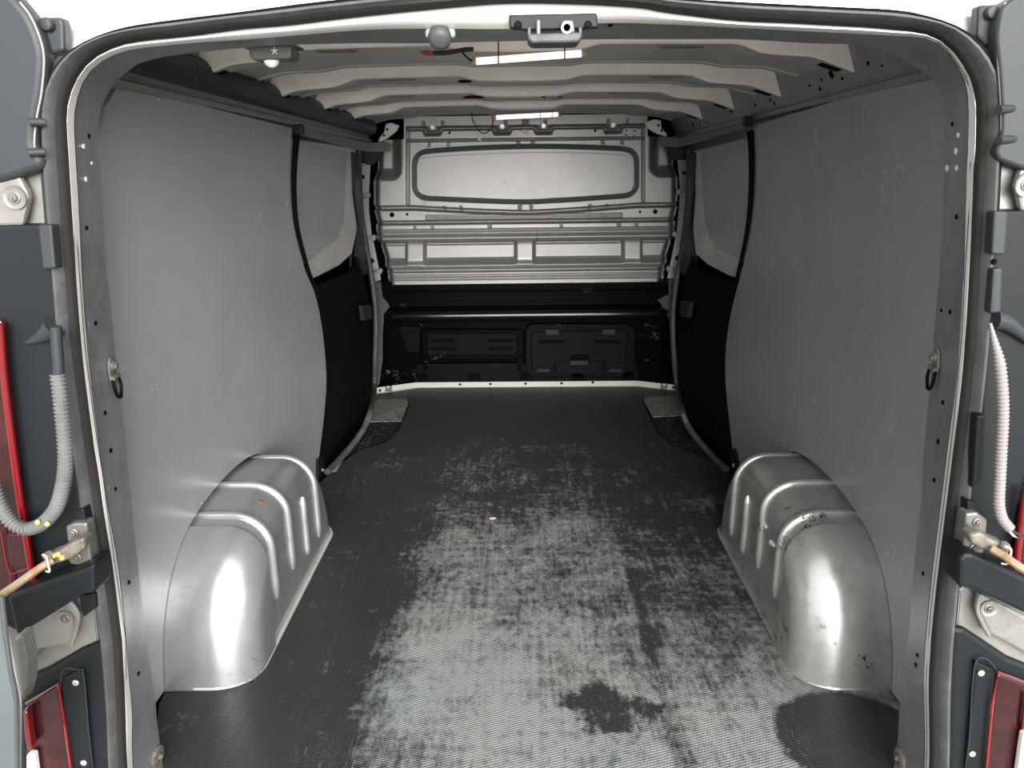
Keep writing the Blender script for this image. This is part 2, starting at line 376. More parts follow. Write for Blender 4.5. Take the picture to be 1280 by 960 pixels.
# outside rear skin: from the seal outward
rows = []
for o_ in O:
    d = o_-cen; d.y = 0
    far = cen + Vector((d.x*1.22, .03, d.z*1.30))
    rows.append([o_ + Vector((0, .012, 0)) - d*.006, o_ + Vector((0, .012, 0)), o_ + d*.04 + Vector((0, .022, 0)), o_ + d*.16 + Vector((0, .030, 0)), far + Vector((0, .09, 0))])
skin = struct('wall_rear', loft(rows), 'body_silver', smooth=True)

# shell: floor, sides, roof, front
struct('ground', box((0, 0, -.60), (60, 60, .08)), 'concrete')
floor = struct('floor', join(box((0, 2.42, -.045), (1.72, 2.74, .06))), 'satin_black')
struct('trim_2', join(box((0, 1.02, -.06), (1.50, .10, .09)), box((0, .99, -.20), (1.7, .10, .24))), 'black_plastic', bevel=.01)
for s, nm in ((-1, 'wall_left'), (1, 'wall_right')):
    prof = [(.93, -.45), (.955, .1), (.93, .6), (.86, 1.15), (.78, 1.40)]
    loops = [[Vector((s*x, y, z)) for x, z in prof] + [Vector((s*(x-.02), y, z)) for x, z in reversed(prof)] for y in (1.16, 2.0, 3.0, 3.99)]
    struct(nm, loft(loops, closed_u=True), 'body_silver', smooth=True)
rp = [(-.80, 1.385), (-.68, 1.405), (-.4, 1.425), (0, 1.432), (.4, 1.425), (.68, 1.405), (.80, 1.385)]
ceil = struct('ceiling', loft([[Vector((x, y, z)) for x, z in rp] + [Vector((x, y, z+.02)) for x, z in reversed(rp)] for y in (1.12, 2.0, 3.0, 3.99)], closed_u=True), 'cream_roof_lit_bow', smooth=True)
struct('wall_front', box((0, 3.97, .5), (1.9, .03, 1.95)), 'dark_void')

# roof bows
def bow(Y, z0, wid):
    xs = [-.72, -.70, -.62, -.60, -.52, -.50, -.455, -.43, -.3, -.165, -.12, -.05, .05, .12, .165, .3, .43, .455, .50, .52, .60, .62, .70, .72]
    dz = [-.062, -.056, -.030, -.027, -.021, -.018, -.002, 0, .002, .003, -.008, -.010, -.010, -.008, .003, .002, 0, -.002, -.018, -.021, -.027, -.030, -.056, -.062]
    loops = []
    for x, d in zip(xs, dz):
        e = max(0, abs(x)-.60)/.1
        zb = z0 + d; zt = max(zb+.03, z0+.055 - .03*(abs(x)/.7)**2)
        zs = z0 + .001 - .012*(abs(x)/.6)**2 - .02*e          # level of the roof web behind the bow
        zs = max(zs, zb+.003)
        loops.append([Vector((x, Y+.02, zt+.03)), Vector((x, Y-.012, zt)), Vector((x, Y+.012*e, zb+.003)), Vector((x, Y+.004+.012*e, zb)),
                      Vector((x, Y+.075-.01*e, zb+.0005)), Vector((x, Y+.082-.01*e, zs)), Vector((x, Y+wid-.025, zs)), Vector((x, Y+wid-.022, zs-.004)), Vector((x, Y+wid, zs-.004)), Vector((x, Y+wid+.003, zs+.05))])
    o = obj('roof_bow', loft(loops), 'silver_paint', ceil, smooth=False, bevel=.002)
    me = o.data; me.materials.append(MATS['cream_roof_lit_bow'])
    n = len(loops[0])
    for p in me.polygons:
        ks = sorted(set(v % n for v in p.vertices))
        if ks in ([0, 1], [1, 2], [2, 3]): p.material_index = 1  # rear-facing strips are paler: the daylight they catch is put into the colour
    return o
bows = [bow(1.69, 1.357, .33), bow(2.15, 1.343, .23), bow(2.60, 1.337, .27), bow(3.04, 1.328, .56)]
# pressed lozenge pockets and slots in the bows
def pocket(o, pts):
    q = []
    for x, y in pts:
        p, n = hit(o, x, y)
        if p is None or n.z > -.5: return
        q.append(p + n*.0015)
    obj('pocket', prism(q, (0, 0, .002)), 'dark_void', o)
def pocket_px(o, cx, cy, hw, hh): pocket(o, [(cx-hw, cy), (cx-hw*.7, cy-hh), (cx+hw*.7, cy-hh), (cx+hw, cy), (cx+hw*.7, cy+hh), (cx-hw*.7, cy+hh)])
for px, py in ((536, 82),(769, 79),(438, 89),(870, 82)): pocket_px(bows[0], px, py, 10, 1.6)
for px, py in ((555, 107),(752, 104),(581, 101.5)): pocket_px(bows[1], px, py, 9, 1.3)
for px, py in ((592, 121.5),(690, 121)): pocket_px(bows[2], px, py, 14, 1.0)
for b_i, (Yb, zb) in enumerate(((1.69, 1.357), (2.15, 1.343), (2.60, 1.337), (3.04, 1.328))):
    for sx in (-1, 1):
        a_ = math.atan2(.026, .08)*sx
        obj('end_slot', box((sx*.66, Yb+.042, zb-.0435), (.045, .030, .003), Matrix.Rotation(a_, 3, 'Y')), 'dark_void', bows[b_i], bevel=.001)
    for x in (-.40, -.34, .34, .40)[b_i % 2::2]:
        obj('lozenge_pocket', prism([Vector((x+u, Yb+.042+v, zb-.0008)) for u, v in ((-.05,0),(-.035,-.016),(.035,-.016),(.05,0),(.035,.016),(-.035,.016))], (0,0,.002)), 'pillar_silver', bows[b_i])

# cant rails
def cant(s):
    loops = []
    for y in (1.14, 1.5, 2.2, 2.9, 3.45, 3.62):
        k = (y-1.4)/2.2; z0 = 1.272-.045*k
        x0 = .712-.01*k
        loops.append([Vector((s*(x0+.012), y, z0-.016)), Vector((s*(x0-.004), y, z0-.012)), Vector((s*(x0-.006), y, z0)), Vector((s*(x0+.006), y, z0+.004)), Vector((s*(x0+.004), y, z0+.012)), Vector((s*(x0-.045), y, 1.375-.03*k)), Vector((s*(x0-.055), y, 1.41))])
    return loft(loops)
cr = {}
for s, nm in ((-1, 'trim_3'), (1, 'trim_4')):
    cr[s] = struct(nm, cant(s), 'rail_grey' if s < 0 else 'pillar_silver', smooth=True)
for px, py, r in ((1039,93,4.5),(1085,79,2.2),(1025,111,2.4),(1053,98,1.8),(1012,107,1.5),(963,125,2),(968,129,2),(944,131,2),(914,139,2.6),(866,155,2.6),(875,157,1.4),(884,153,1.4),(1027,100,1.2),(1103,82,1.4),(1131,71,2.6)):
    disc_on(cr[1], px, py, r, 'dark_void', 'hole')
# the ribbed black trough along the left rail
t = empty('cable_trough', 'black plastic duct running along left roof rail above grey lining', 'duct')
ys = [1.18, 1.62, 2.03, 2.42, 2.80, 3.16, 3.50]
for a, b in zip(ys, ys[1:]):
    pts = []
    loops = []
    for y in (a+.002, a+.004, b-.004, b-.002):
        k = (y-1.4)/2.2; e = 0 if y in (a+.004, b-.004) else .003
        cx, cz, r = -.690+.012*k, 1.318-.046*k, .033-e
        loops.append([Vector((cx+r*1.0*math.cos(q), y, cz+r*math.sin(q))) for q in [2*math.pi*i/16 for i in range(16)]])
    sh = loft(loops, closed_u=True); sh[1].append(tuple(range(15, -1, -1))); sh[1].append(tuple(range(48, 64)))
    obj('duct_section', sh, 'trough_black', t, smooth=True)

# ================================================================== lining panels
ARCH_C = 1.785
APROF = [(1.392, 0), (1.396, .06), (1.406, .12), (1.425, .18), (1.462, .245), (1.525, .298), (1.61, .328), (1.72, .342), (1.84, .342), (1.95, .325), (2.04, .285), (2.11, .215), (2.15, .12), (2.165, .05), (2.17, 0)]
def arch_curve(k, n=60):
    pts = smooth_path([Vector((0, ARCH_C+(y-ARCH_C)*k, z*k)) for y, z in APROF], n)
    for p in pts: p.z = max(p.z, 0)
    return pts
def lining(s, front_px, top_px, near_px, mname, label):
    t = empty('lining_panel', label, 'wall panel')
    out = []
    # near edge from floor up, then top corner, top edge, front edge down, floor with the arch cut out
    out += [(1.262, .004), (1.245, .35), (1.24, .8)]
    for x, y in near_px: p = PW(x, y, s); out.append((p.y, p.z))
    for x, y in top_px: p = PW(x, y, s); out.append((p.y, p.z))
    fp = smooth_path([PW(x, y, s) for x, y in front_px], 26)
    out += [(p.y, max(p.z, .004)) for p in fp]
    ac = arch_curve(1.03)
    out += [(p.y, max(p.z, .004)) for p in reversed(ac)]
    pts = [Vector((wallx(y, z, s), y, z)) for y, z in out]
    b = obj('board', prism(pts, (s*.009, 0, 0)), mname, t)
    return t, b
lpan, lboard = lining(-1, [(365,160),(362,200),(362,240),(367,285),(380,335),(393,365),(401,400),(406,440),(408,480),(404,530),(399,570),(396,598)],
    [(149,104),(260,134)], [(123,215),(126,165),(133,132)], 'grey_board', 'large pale grey lining board covering the left side wall behind the ribbed arch')
rpan, rboard = lining(1, [(944,157),(946,200),(944,245),(940,285),(930,330),(920,365),(912,400),(907,440),(907,480),(911,520),(916,565),(921,592)],
    [(1166,92),(1050,124)], [(1186,215),(1184,160),(1178,120)], 'grey_board_scuffed', 'large scuffed dark grey lining board covering the right side wall')
for px, py in ((198,124.5),(261,138),(313,151),(354,160),(252,629),(359,254),(350,170)): disc_on(lboard, px, py, 1.6, 'screw_metal', 'screw', lpan)
for px, py in ((1105,112),(1044,127),(993,141),(952,151),(1061,618),(1100,162)): disc_on(rboard, px, py, 1.6, 'screw_metal', 'screw', rpan)
# floor-level brackets at the front foot of each board
for s, pts, side in ((-1, [(394,574),(400,570),(404,590),(402,600),(394,602)], 'left'), (1, [(915,566),(921,560),(927,585),(926,598),(919,600)], 'right')):
    pp = [PW(x, y, s) for x, y in pts]
    pp = [p + Vector((-s*.004, 0, 0)) for p in pp]
    o = obj('foot_bracket', prism(pp, (-s*.008, 0, 0)), 'black_plastic', bevel=.002)
    setp(o, 'small dark bracket at front foot of the %s lining board' % side, 'bracket')
    c = sum(pp, Vector())/len(pp)
    bolt('bolt', c + Vector((-s*.008, 0, 0)), (-s, -.3, 0), .005, 'screw_metal', o)

# ================================================================== rubber mat, steps, strip
mat_px = [(196,985),(190,960),(199,880),(206,866),(262,864),(316,853),(336,822),(364,760),(398,672),(393,640),(398,605),(412,592),(428,578),(450,562),(482,553),(497,540),(506,520),(513,503),(508,497),(470,496),(468,494),(523,485),(657,484),(795,483),(848,489),(846,494),(806,495),(802,500),(812,520),(822,542),(840,556),(880,572),(912,590),(914,605),(918,640),(918,672),(950,738),(1000,812),(1022,838),(1060,853),(1118,857),(1130,880),(1140,960),(1145,985)]
mp_ = [PZ(x, y, .004) for x, y in mat_px]
mp_[0].y = mp_[-1].y = 1.075; mp_[0].x = -.62; mp_[-1].x = .62
mato = obj('rubber_floor_mat', prism(mp_, (0, 0, -.006)), 'rubber_mat')
setp(mato, 'black ribbed rubber mat worn grey with dust covering the load floor', 'floor mat')
chip = PZ(616, 648, .006)
setp(obj('paper_scrap', prism([chip+Vector(v) for v in ((-.010,-.004,0),(.0,-.008,0),(.010,-.002,0),(.008,.006,0),(-.008,.006,0))], (0,0,.0015)), 'tag_beige'), 'tiny beige scrap lying on the middle of the rubber mat', 'scrap')
for s, dirty, tread, side in ((-1, [(472,498),(508,499),(511,503),(502,526),(461,527),(467,508)], [(461,529),(500,528),(496,540),(480,551),(450,560),(430,572),(412,588),(408,586)], 'left'),
                        (1, [(804,500),(808,496),(850,494),(853,519),(816,521)], [(815,523),(854,521),(906,584),(898,586),(880,571),(842,555),(824,543)], 'right')):
    o = obj('step_plate', prism([PZ(x, y, -.008) for x, y in dirty], (0, 0, -.004)), 'step_dirt')
    setp(o, 'dusty bare metal step plate on floor beside the %s sliding door' % side, 'step plate')
    o = obj('step_tread', prism([PZ(x, y, -.009) for x, y in tread], (0, 0, -.004)), 'step_tread')
    setp(o, 'black studded step tread along the %s sliding door sill' % side, 'step tread')
    pl = [PZ(x, y, -.009) for x, y in tread]; k = 0
    ys_ = [p.y for p in pl]; xs_ = [p.x for p in pl]
    studs = []
    def inside(x, y):
        c = False
        for i in range(len(pl)):
            a, b = pl[i], pl[i-1]
            if (a.y > y) != (b.y > y) and x < (b.x-a.x)*(y-a.y)/(b.y-a.y)+a.x: c = not c
        return c
    y = min(ys_)
    while y < max(ys_):
        x = min(xs_)
        while x < max(xs_):
            if inside(x, y): studs.append(box((x, y, -.0085), (.010, .022, .003), Matrix.Rotation(.6 if k % 2 else -.6, 3, 'Z')))
            k += 1; x += .026
        y += .030
    if studs: setp(obj('stud_pattern', join(*studs), 'step_tread', o), kind='stuff')

YB = 3.70
def ribbon(pix_top, pix_bot, Y, th): 
    return prism([PY(x, y, Y) for x, y in pix_top] + [PY(x, y, Y) for x, y in reversed(pix_bot)], (0, th, 0))
st = empty('sill_strip', 'pale metal angle strip along the foot of the black bulkhead', 'strip')
top = [PZ(468,492,0), PZ(521,485,0), PZ(657,484,0), PZ(796,483,0), PZ(850,489,0)]
seg = []
for a, b in zip(top, top[1:]):
    up = Vector((0, 0, .030)); n = Vector((0, .004, 0))
    seg.append(prism([a, b, b+up, a+up], n)); seg.append(prism([a+Vector((0,-.012,0)), b+Vector((0,-.012,0)), b, a], (0, 0, .003)))
so = obj('angle_section', join(*seg), 'strip_white', st)
for px, py in ((475,488),(575,480.5),(613,480),(657,479.5),(702,479),(741,478),(842,484.5)): disc_on(so, px, py, 1.6, 'dark_void', 'rivet_hole', st)
for px, py, s in ((486,487,-1),(830,484,1)):
    p, n = hit(so, px, py)
    if p is not None: obj('clip', join(box(p+Vector((-.012,-.006,.004)), (.008,.012,.034)), box(p+Vector((.012,-.006,.004)), (.008,.012,.034)), box(p+Vector((0,-.004,.0)), (.02,.006,.016))), 'dirty_zinc', st, bevel=.001)

# ================================================================== wheel arches
XI, FR = .612, .085                            # inner face, corner radius
def arch_loops(s, grow=0.0):
    loops = []
    def add(x, off):
        k = 1 - off/.39 + grow/.39
        loops.append([Vector((s*x, p.y, p.z)) for p in arch_curve(k)])
    add(.815, 0); add(.74, 0); add(XI+FR, 0)
    for i in range(1, 9):
        a = math.pi/2*i/8; add(XI+FR-(FR+grow)*math.sin(a), FR*(1-math.cos(a)))
    for off in (.12, .18, .25, .32, .385): add(XI-grow, off)
    return loops
def arch_top_z(y, k):
    c = arch_curve(k, 90)
    for a, b in zip(c, c[1:]):
        if a.y <= y <= b.y: return a.z+(b.z-a.z)*(y-a.y)/max(b.y-a.y, 1e-6)
    return 0
def wheel_arch(s, m, label):
    t = empty('wheel_arch', label, 'wheel arch')
    sh = obj('shell', loft(arch_loops(s)), m, t, smooth=True)
    # smooth rear cap, one sheet thicker than the ribbed front part
    cap = obj('rear_cap', loft(arch_loops(s, .009)), m, t, smooth=True)
    bm = bmesh.new(); bm.from_mesh(cap.data)
    bmesh.ops.bisect_plane(bm, geom=bm.verts[:]+bm.edges[:]+bm.faces[:], plane_co=(0, 1.535, 0), plane_no=(0, 1, -.06), clear_outer=True)
    bm.to_mesh(cap.data); bm.free()
    for y, z_end, short in ((1.600, .10, 0), (1.735, .10, 0), (1.865, .07, 1), (1.985, .06, 0)):
        path = []
        if not short:
            for x in (.79, .75, .72, XI+FR): path.append(Vector((s*x, y+.012*(x-XI)/.15*0, arch_top_z(y, 1))))
        for i in range(1 if not short else 6, 9):
            a = math.pi/2*i/8; path.append(Vector((s*(XI+FR-FR*math.sin(a)), y, arch_top_z(y, 1-FR*(1-math.cos(a))/.39))))
        zt = path[-1].z
        if short: path = [Vector((s*XI, y+.006, zt-.02)), Vector((s*XI, y+.003, zt-.035))]; zt -= .05
        for i in range(1, 7): path.append(Vector((s*XI, y, zt+(z_end-zt)*i/6)))
        n = len(path); rr = [.0105]*n; rr[0] = .003 if not short else .006; rr[-1] = .004; rr[-2] = .0095
        obj('rib', tube(smooth_path(path, 40), [ (rr[0] if i == 0 else rr[-1] if i == 39 else .0105*min(1, .55+.12*i, .5+.15*(39-i))) for i in range(40)], 10), m, t, smooth=True)
    base = []
    for lpn in arch_loops(s, .004): base.append(lpn[0])
    base2 = [l[-1] for l in arch_loops(s, .004)]
    kk = 11
    path = base[1:kk] + [Vector((s*(XI-.004), y, 0)) for y in (1.55, 1.7, 1.85, 2.0)] + list(reversed(base2[2:kk]))
    path = [Vector((p.x, p.y, .006)) for p in path]
    obj('sealant_bead', tube(smooth_path(path, 70), .006, 8), 'silver_paint' if s < 0 else 'galvanised_worn', t, smooth=True)
    return t, sh, cap
warL = wheel_arch(-1, 'galvanised', 'clean silver ribbed wheel arch in front of the left lining board')
warR = wheel_arch(1, 'galvanised_worn', 'chipped and scratched silver ribbed wheel arch on the right side')
# paint chips: torn paper on the right arch, rust on the left
def flake(o, px, py, pts, m, name, parent):
    p, n = hit(o, px, py)
    if p is None: return
    u = n.cross(Vector((0, 1, 0))).normalized(); v = n.cross(u).normalized(); k = (p-CAM).length/FPX
    if v.z < 0: v = -v
    obj(name, prism([p + n*.001 + u*(a*k) + v*(b*k) for a, b in pts], n*.0015), m, parent)
flake(warR[1], 967, 681, [(-4,10),(1,4),(3,-6),(5,-10),(0,-12),(-4,-4)], 'paper_white', 'torn_sticker', warR[0])
flake(warR[1], 957, 656, [(-2,6),(2,5),(3,-5),(-2,-6)], 'paper_white', 'torn_sticker', warR[0])
flake(warL[1], 326, 627, [(-4,1),(0,2),(4,1),(3,-2),(-3,-2)], 'rust', 'rust_spot', warL[0])

# ================================================================== sliding doors
DA = dict(A=.825, B=.06, C=.025)
def sliding(s, d, side):
    t = empty('sliding_door', 'black and grey lined sliding door closed on the %s side ahead of the lining board' % side, 'sliding door')
    W = lambda x, y, o=0: PW(x, y, s, A=.825+o, B=.06, C=.025)
    def part(name, px, o, th, m, bev=.004, sm=None):
        pts = [W(x, y, o) for x, y in px]
        if sm: pts = smooth_path(pts, sm, closed=True)
        return obj(name, prism(pts, (s*th, 0, 0)), m, t, bevel=bev)
    part('window_frame', d['frame'], -.012, .03, 'silver_paint', .008)
    wl = part('window_lining', d['lining'], -.018, .008, 'grey_board', .001)
    lt = part('lower_trim', d['lower'], -.010, .03, 'felt_black', .008)
    part('armrest_bulge', d['bulge'], -.016, .03, 'felt_black', .008)
    part('window_channel', d['channel'], -.020, .02, 'black_plastic', .004)
    part('pull_tab', d['tab'], -.045, .02, 'charcoal_plastic', .003)
    # plain skin behind it all
    pts = [Vector((s*(.905-.06*z), y, z)) for y, z in ((2.3, -.1), (3.72, -.1), (3.72, 1.3), (2.3, 1.3))]
    obj('outer_skin', prism(pts, (s*.01, 0, 0)), 'dark_void', t)
    return t
dL = dict(frame=[(362,172),(445,185),(441,240),(447,285),(440,318),(425,332),(400,345),(385,352),(372,340),(358,280),(356,220),(358,180)],
          lining=[(358,172),(372,176),(434,190),(432,240),(430,275),(422,298),(402,314),(384,328),(374,334),(364,300),(357,260),(355,220)],
          lower=[(382,362),(388,362),(410,352),(440,340),(449,330),(455,345),(466,390),(467,470),(464,510),(452,545),(430,572),(408,592),(395,600),(392,560),(399,500),(398,440),(390,395)],
          bulge=[(396,385),(402,377),(420,364),(438,360),(448,366),(450,400),(446,470),(436,520),(418,550),(398,572),(396,540),(402,480),(400,430)],
          channel=[(441,190),(450,192),(451,240),(456,300),(462,340),(455,345),(447,320),(449,285),(443,240)],
          tab=[(453,382),(464,381),(466,398),(456,401)])
dR = dict(frame=[(950,168),(866,188),(869,240),(866,285),(869,318),(885,332),(910,345),(925,350),(938,335),(950,280),(953,220)],
          lining=[(950,168),(935,172),(875,187),(878,240),(881,275),(888,298),(902,314),(925,325),(936,330),(945,300),(951,250),(953,210)],
          lower=[(932,358),(928,358),(900,350),(872,338),(862,328),(856,345),(848,390),(846,470),(850,510),(864,545),(885,572),(905,588),(918,596),(923,560),(915,500),(916,440),(922,395)],
          bulge=[(918,385),(913,376),(895,362),(878,360),(868,366),(866,400),(870,470),(880,520),(897,550),(914,570),(917,540),(912,480),(914,430)],
          channel=[(868,190),(860,192),(860,240),(855,300),(850,340),(856,345),(864,320),(862,285),(866,240)],
          tab=[(862,377),(851,376),(849,395),(859,397)])
sdL = sliding(-1, dL, 'left'); sdR = sliding(1, dR, 'right')
for s, px, side in ((-1, [(449,188),(449,215),(451,260),(458,310),(466,355),(470,400),(469,450),(468,485),(463,515),(452,540),(432,566),(409,590)], 'left'),
              (1, [(861,186),(861,215),(859,260),(853,310),(845,355),(841,400),(843,450),(847,485),(853,515),(865,540),(885,564),(908,587)], 'right')):
    pts = []
    for i, (x, y) in enumerate(px):
        pts.append(PY(x, y, 3.50) if i < 8 else None)
    for i in range(8, 12): 
        q = PZ(px[i][0], px[i][1], .012 if i > 9 else (.05 if i == 9 else .13)); pts[i] = q
    o = obj('sliding_door_seal', tube(smooth_path(pts, 70), .013, 10), 'seal_rubber', smooth=True)
    setp(o, 'black rubber seal tube curving down the %s sliding door edge to the sill' % side, 'door seal')
for s, px, side in ((-1, [(371,168),(368,200),(367,240),(371,285),(384,335),(396,365)], 'left'), (1, [(938,164),(940,200),(939,245),(935,285),(926,330),(917,362)], 'right')):
    pts = smooth_path([PW(x, y, s, A=.812) for x, y in px], 40)
    o = obj('aperture_seal', tube(pts, [.011-.004*i/39 for i in range(40)], 10), 'felt_black', smooth=True)
    setp(o, 'thin black seal behind the front edge of the %s lining board' % side, 'door seal')
# pale sill ends of the door apertures
for s, px, side in ((-1, [(414,590),(424,572),(429,572),(421,588)], 'left'), (1, [(884,566),(889,564),(902,578),(899,582)], 'right')):
    o = obj('sill_plate', prism([PZ(x, y, .006) for x, y in px], (0, 0, -.01)), 'step_dirt'); setp(o, 'pale worn sill plate end at the %s sliding door foot' % side, 'sill plate')

# door rails
for s, px, cap, side in ((-1, [(372,160,2.44),(400,168,2.75),(425,176,3.05),(445,181,3.25),(462,184,3.40),(488,183.5,3.52)], (374,162), 'left'),
                   (1, [(938,151,2.44),(908,160,2.75),(882,169,3.05),(862,175,3.25),(846,178,3.40),(822,176.5,3.52)], (935,152), 'right')):
    t = empty('sliding_door_rail', 'grey steel rail bending inward above the %s sliding door' % side, 'rail')
    pts = smooth_path([PY(x, y, Y) for x, y, Y in px], 30)
    h = .019
    loops = []
    for p, (tt, N, Bn) in zip(pts, frames(pts)):
        up = Vector((0,0,1)); inn = Vector((-s, 0, 0)); nrm = tt.cross(up).normalized()
        if nrm.dot(inn - Vector((0,1,0))*.4) < 0: nrm = -nrm
        loops.append([p+up*h, p-up*h, p-up*h+nrm*-.004, p-up*(h-.006)-nrm*.004, p+up*(h-.006)-nrm*.022, p+up*h-nrm*.022])
    sh = loft(loops, closed_u=True); sh[1].append((0,1,2,3,4,5)); sh[1].append(tuple(range(29*6, 30*6)))
    obj('rail_channel', sh, 'rail_grey', t)
    p = PY(cap[0], cap[1], 2.40)
    obj('end_stop', box(p, (.026, .03, .030)), 'black_plastic', t, bevel=.003)
    # closing bracket and black guide under the rail's front end
    a = [(463,188),(478,190),(474,198),(466,206),(458,206),(452,200),(452,190)] if s < 0 else [(847,182),(832,184),(836,192),(842,200),(852,200),(858,194),(858,184)]
    obj('guide_block', slab(a, 3.53, .03), 'black_plastic', t, bevel=.003)
# silver hook brackets at the bulkhead's upper corners
for px, side in (([(482,155),(489,153),(499,157),(496,164),(484,173),(475,178),(473,174),(480,165)], 'left'), ([(826,150),(818,149),(806,153),(809,160),(820,167),(832,171),(834,168),(827,160)], 'right')):
    o = obj('corner_bracket', slab(px, 3.56, .012), 'silver_paint', bevel=.002)
    setp(o, 'pale metal hook bracket at the %s top corner of the bulkhead' % side, 'bracket')
    for f in (.35, .65):
        a = Vector(px[1]).lerp(Vector(px[5]), f); disc_on(o, a.x, a.y, 1.4, 'dark_void', 'hole')

# ================================================================== bulkhead
YU = 3.60
bk = empty('bulkhead', 'silver pressed steel bulkhead with blanked window across the front of the load bay', 'bulkhead')
def ss(a, b, x):
    t = max(0, min(1, (x-a)/(b-a))); return t*t*(3-2*t)
def groove(v, a, b, e=1.2):
    c, h = (a+b)/2, (b-a)/2+e*.8
    return min(1, 1.25*max(0, 1-abs(v-c)/h))
def sdrr(u, v, cx, cy, hw, hh, r):
    x, y = abs(u-cx)-hw+r, abs(v-cy)-hh+r
    return math.hypot(max(x, 0), max(y, 0)) + min(max(x, y), 0) - r
def win_sd(u, v):                               # blanked window: arched top edge, bowed bottom edge
    s = (u-657)/137
    top = 181 + 5.5*s*s; bot = 254.5 - 7*abs(s)**1.3
    cy, hh = (top+bot)/2, (bot-top)/2
    return sdrr(u, v, 657, cy, 141, hh, 17)
def relief(u, v0):
    v = v0 + .012*(u-657)                       # undo the slight roll
    s = abs(u-657); d = 0.0
    # top channel with drops around the fixing tabs
    if s < 151:
        bt = 161.5
        for c in (540, 627, 679, 766):
            bt += 6.5*(1-ss(9, 13, abs(u-c-.5)))
        d += .036*groove(v, 157.0, bt)*(1-ss(147, 150, s))
        for c in (540, 627, 679, 766):
            q = max(abs(u-c-.5)-7.5, abs(v-157)-5.5); d -= .026*(1-ss(-1, 1, q))*groove(v, 157, bt)
        d += .022*groove(v, 173.0, 175.5, 1)*(1-ss(147, 149, s))
        for c, h in ((540,0),(627,0),(679,0),(766,0)):
            pass
    # upright seams
    d += .014*(1-ss(.8, 2.0, abs(s-147.5)))*ss(160, 163, v)*(1-ss(253, 256, v))
    # window gasket recess
    w = win_sd(u, v)
    d += .018*(1-ss(-1, 1.2, w))
    # long groove under the window, bowed
    b = 256 + 7.5*(1-(min(s, 140)/140)**1.3)
    d += .036*groove(v, b, b+4.8)
    d += .034*groove(v, 275.0, 279)
    # raised outline bead in the strip between
    o = abs(max(abs(u-655)-121, abs(v-270.3)-1.8)); d -= .004*(1-ss(.5, 1.4, o)) if 268 < v0 < 275 or o < 2 else 0
    # rolls and recesses below
    d -= .016*math.exp(-((v-296)/4.5)**2) + .006*math.exp(-((v-287)/1.6)**2)
    d += .010*math.exp(-((v-291)/2.5)**2)
    post = 1.0
    for c in (519, 656, 791): post = min(post, ss(9.5, 13.5, abs(u-c)))
    band = ss(299, 304, v)*(1-ss(321, 332, v))
    d += .040*band*post
    d += .010*groove(v, 303, 306)*post
    d -= .014*math.exp(-((v-330)/3.5)**2)
    d += .022*groove(v, 335.5, 339)
    d += .006*math.exp(-((v-344)/1.2)**2) - .005*math.exp(-((v-347)/1.5)**2)
    # side pockets near the top corners, then the edges turn away
    k = sdrr(s, v, 190, 190, 31, 30, 10); d += .10*(1-ss(-12, 5, k))
    edge = 187.5 if v < 258 else 187.5 - 3*ss(258, 275, v) - 15*ss(285, 352, v)
    d += .07*ss(edge-6, edge+4, s)**1.4
    for n in ((152.5,),):
        pass
    # short tick joints
    for row, ticks in ((153, (104,128,25,2,-2)), (179, (121,97,9,-9)), (259.5, (102,81,7,-7)), (282, (139,117,45,-45))):
        if abs(v-row) < 3.5:
            for tk in ticks:
                d += .010*(1-ss(.6, 1.5, abs(s-abs(tk))))*(1-ss(2, 3.5, abs(v-row)))
    return d
us = [463 + i*1.05 for i in range(int((851-463)/1.05)+1)]
vs = [144 + i*.42 for i in range(int((354-144)/.42)+1)]
V, Fc = [], []
for v in vs:
    for u in us:
        sfac = (u-657)/190; vv = v - .012*(u-657)*1.0
        lim = 0
        p = PY(u, vv, YU); p.y += relief(u, vv); V.append(p)
nu = len(us)
def keep(i, j):
    u, v = us[j], vs[i]; s = abs(u-657)
    e = 193 if v < 258 else 193 - 3*ss(258, 275, v) - 15*ss(285, 352, v)
    if s > e: return False
    if v < 158+0 and s > 166: return False
    if v < 172 and s > 152: 
        return v > 172 - (0 if s > 158 else 0)
    return True
for i in range(len(vs)-1):
    for j in range(nu-1):
        if keep(i, j): Fc.append((i*nu+j, i*nu+j+1, (i+1)*nu+j+1, (i+1)*nu+j))
press = obj('pressed_panel', (V, Fc), 'bulkhead_silver', bk, smooth=False)
for p in press.data.polygons: p.use_smooth = True
# blanking sheet in the window and its dark gasket
def win_outline(off, n=90):
    o = []
    for i in range(n):
        a = 2*math.pi*i/n; lo, hi = 5, 200
        for _ in range(30):
            m_ = (lo+hi)/2
            x, y = 657+m_*math.cos(a), 217+m_*math.sin(a)
            if win_sd(x, y+.012*(x-657)) < off: lo = m_
            else: hi = m_
        o.append((657+lo*math.cos(a), 217+lo*math.sin(a)))
    # resample evenly
    q = smooth_path([Vector((x, y, 0)) for x, y in o], n, closed=True)
    return [(p.x, p.y) for p in q]
go, gi = win_outline(-1.0, 140), win_outline(-5.5, 140)
ga = [PY(x, y, YU+.010) for x, y in go]; gb = [PY(x, y, YU+.013) for x, y in gi]
gc = [p+Vector((0, .01, 0)) for p in gb]; gd = [p+Vector((0, .01, 0)) for p in ga]
obj('window_gasket', loft([ga, gb, gc, gd], closed_u=True, closed_v=True), 'trough_black', bk)
gi2 = win_outline(-5.0, 140)
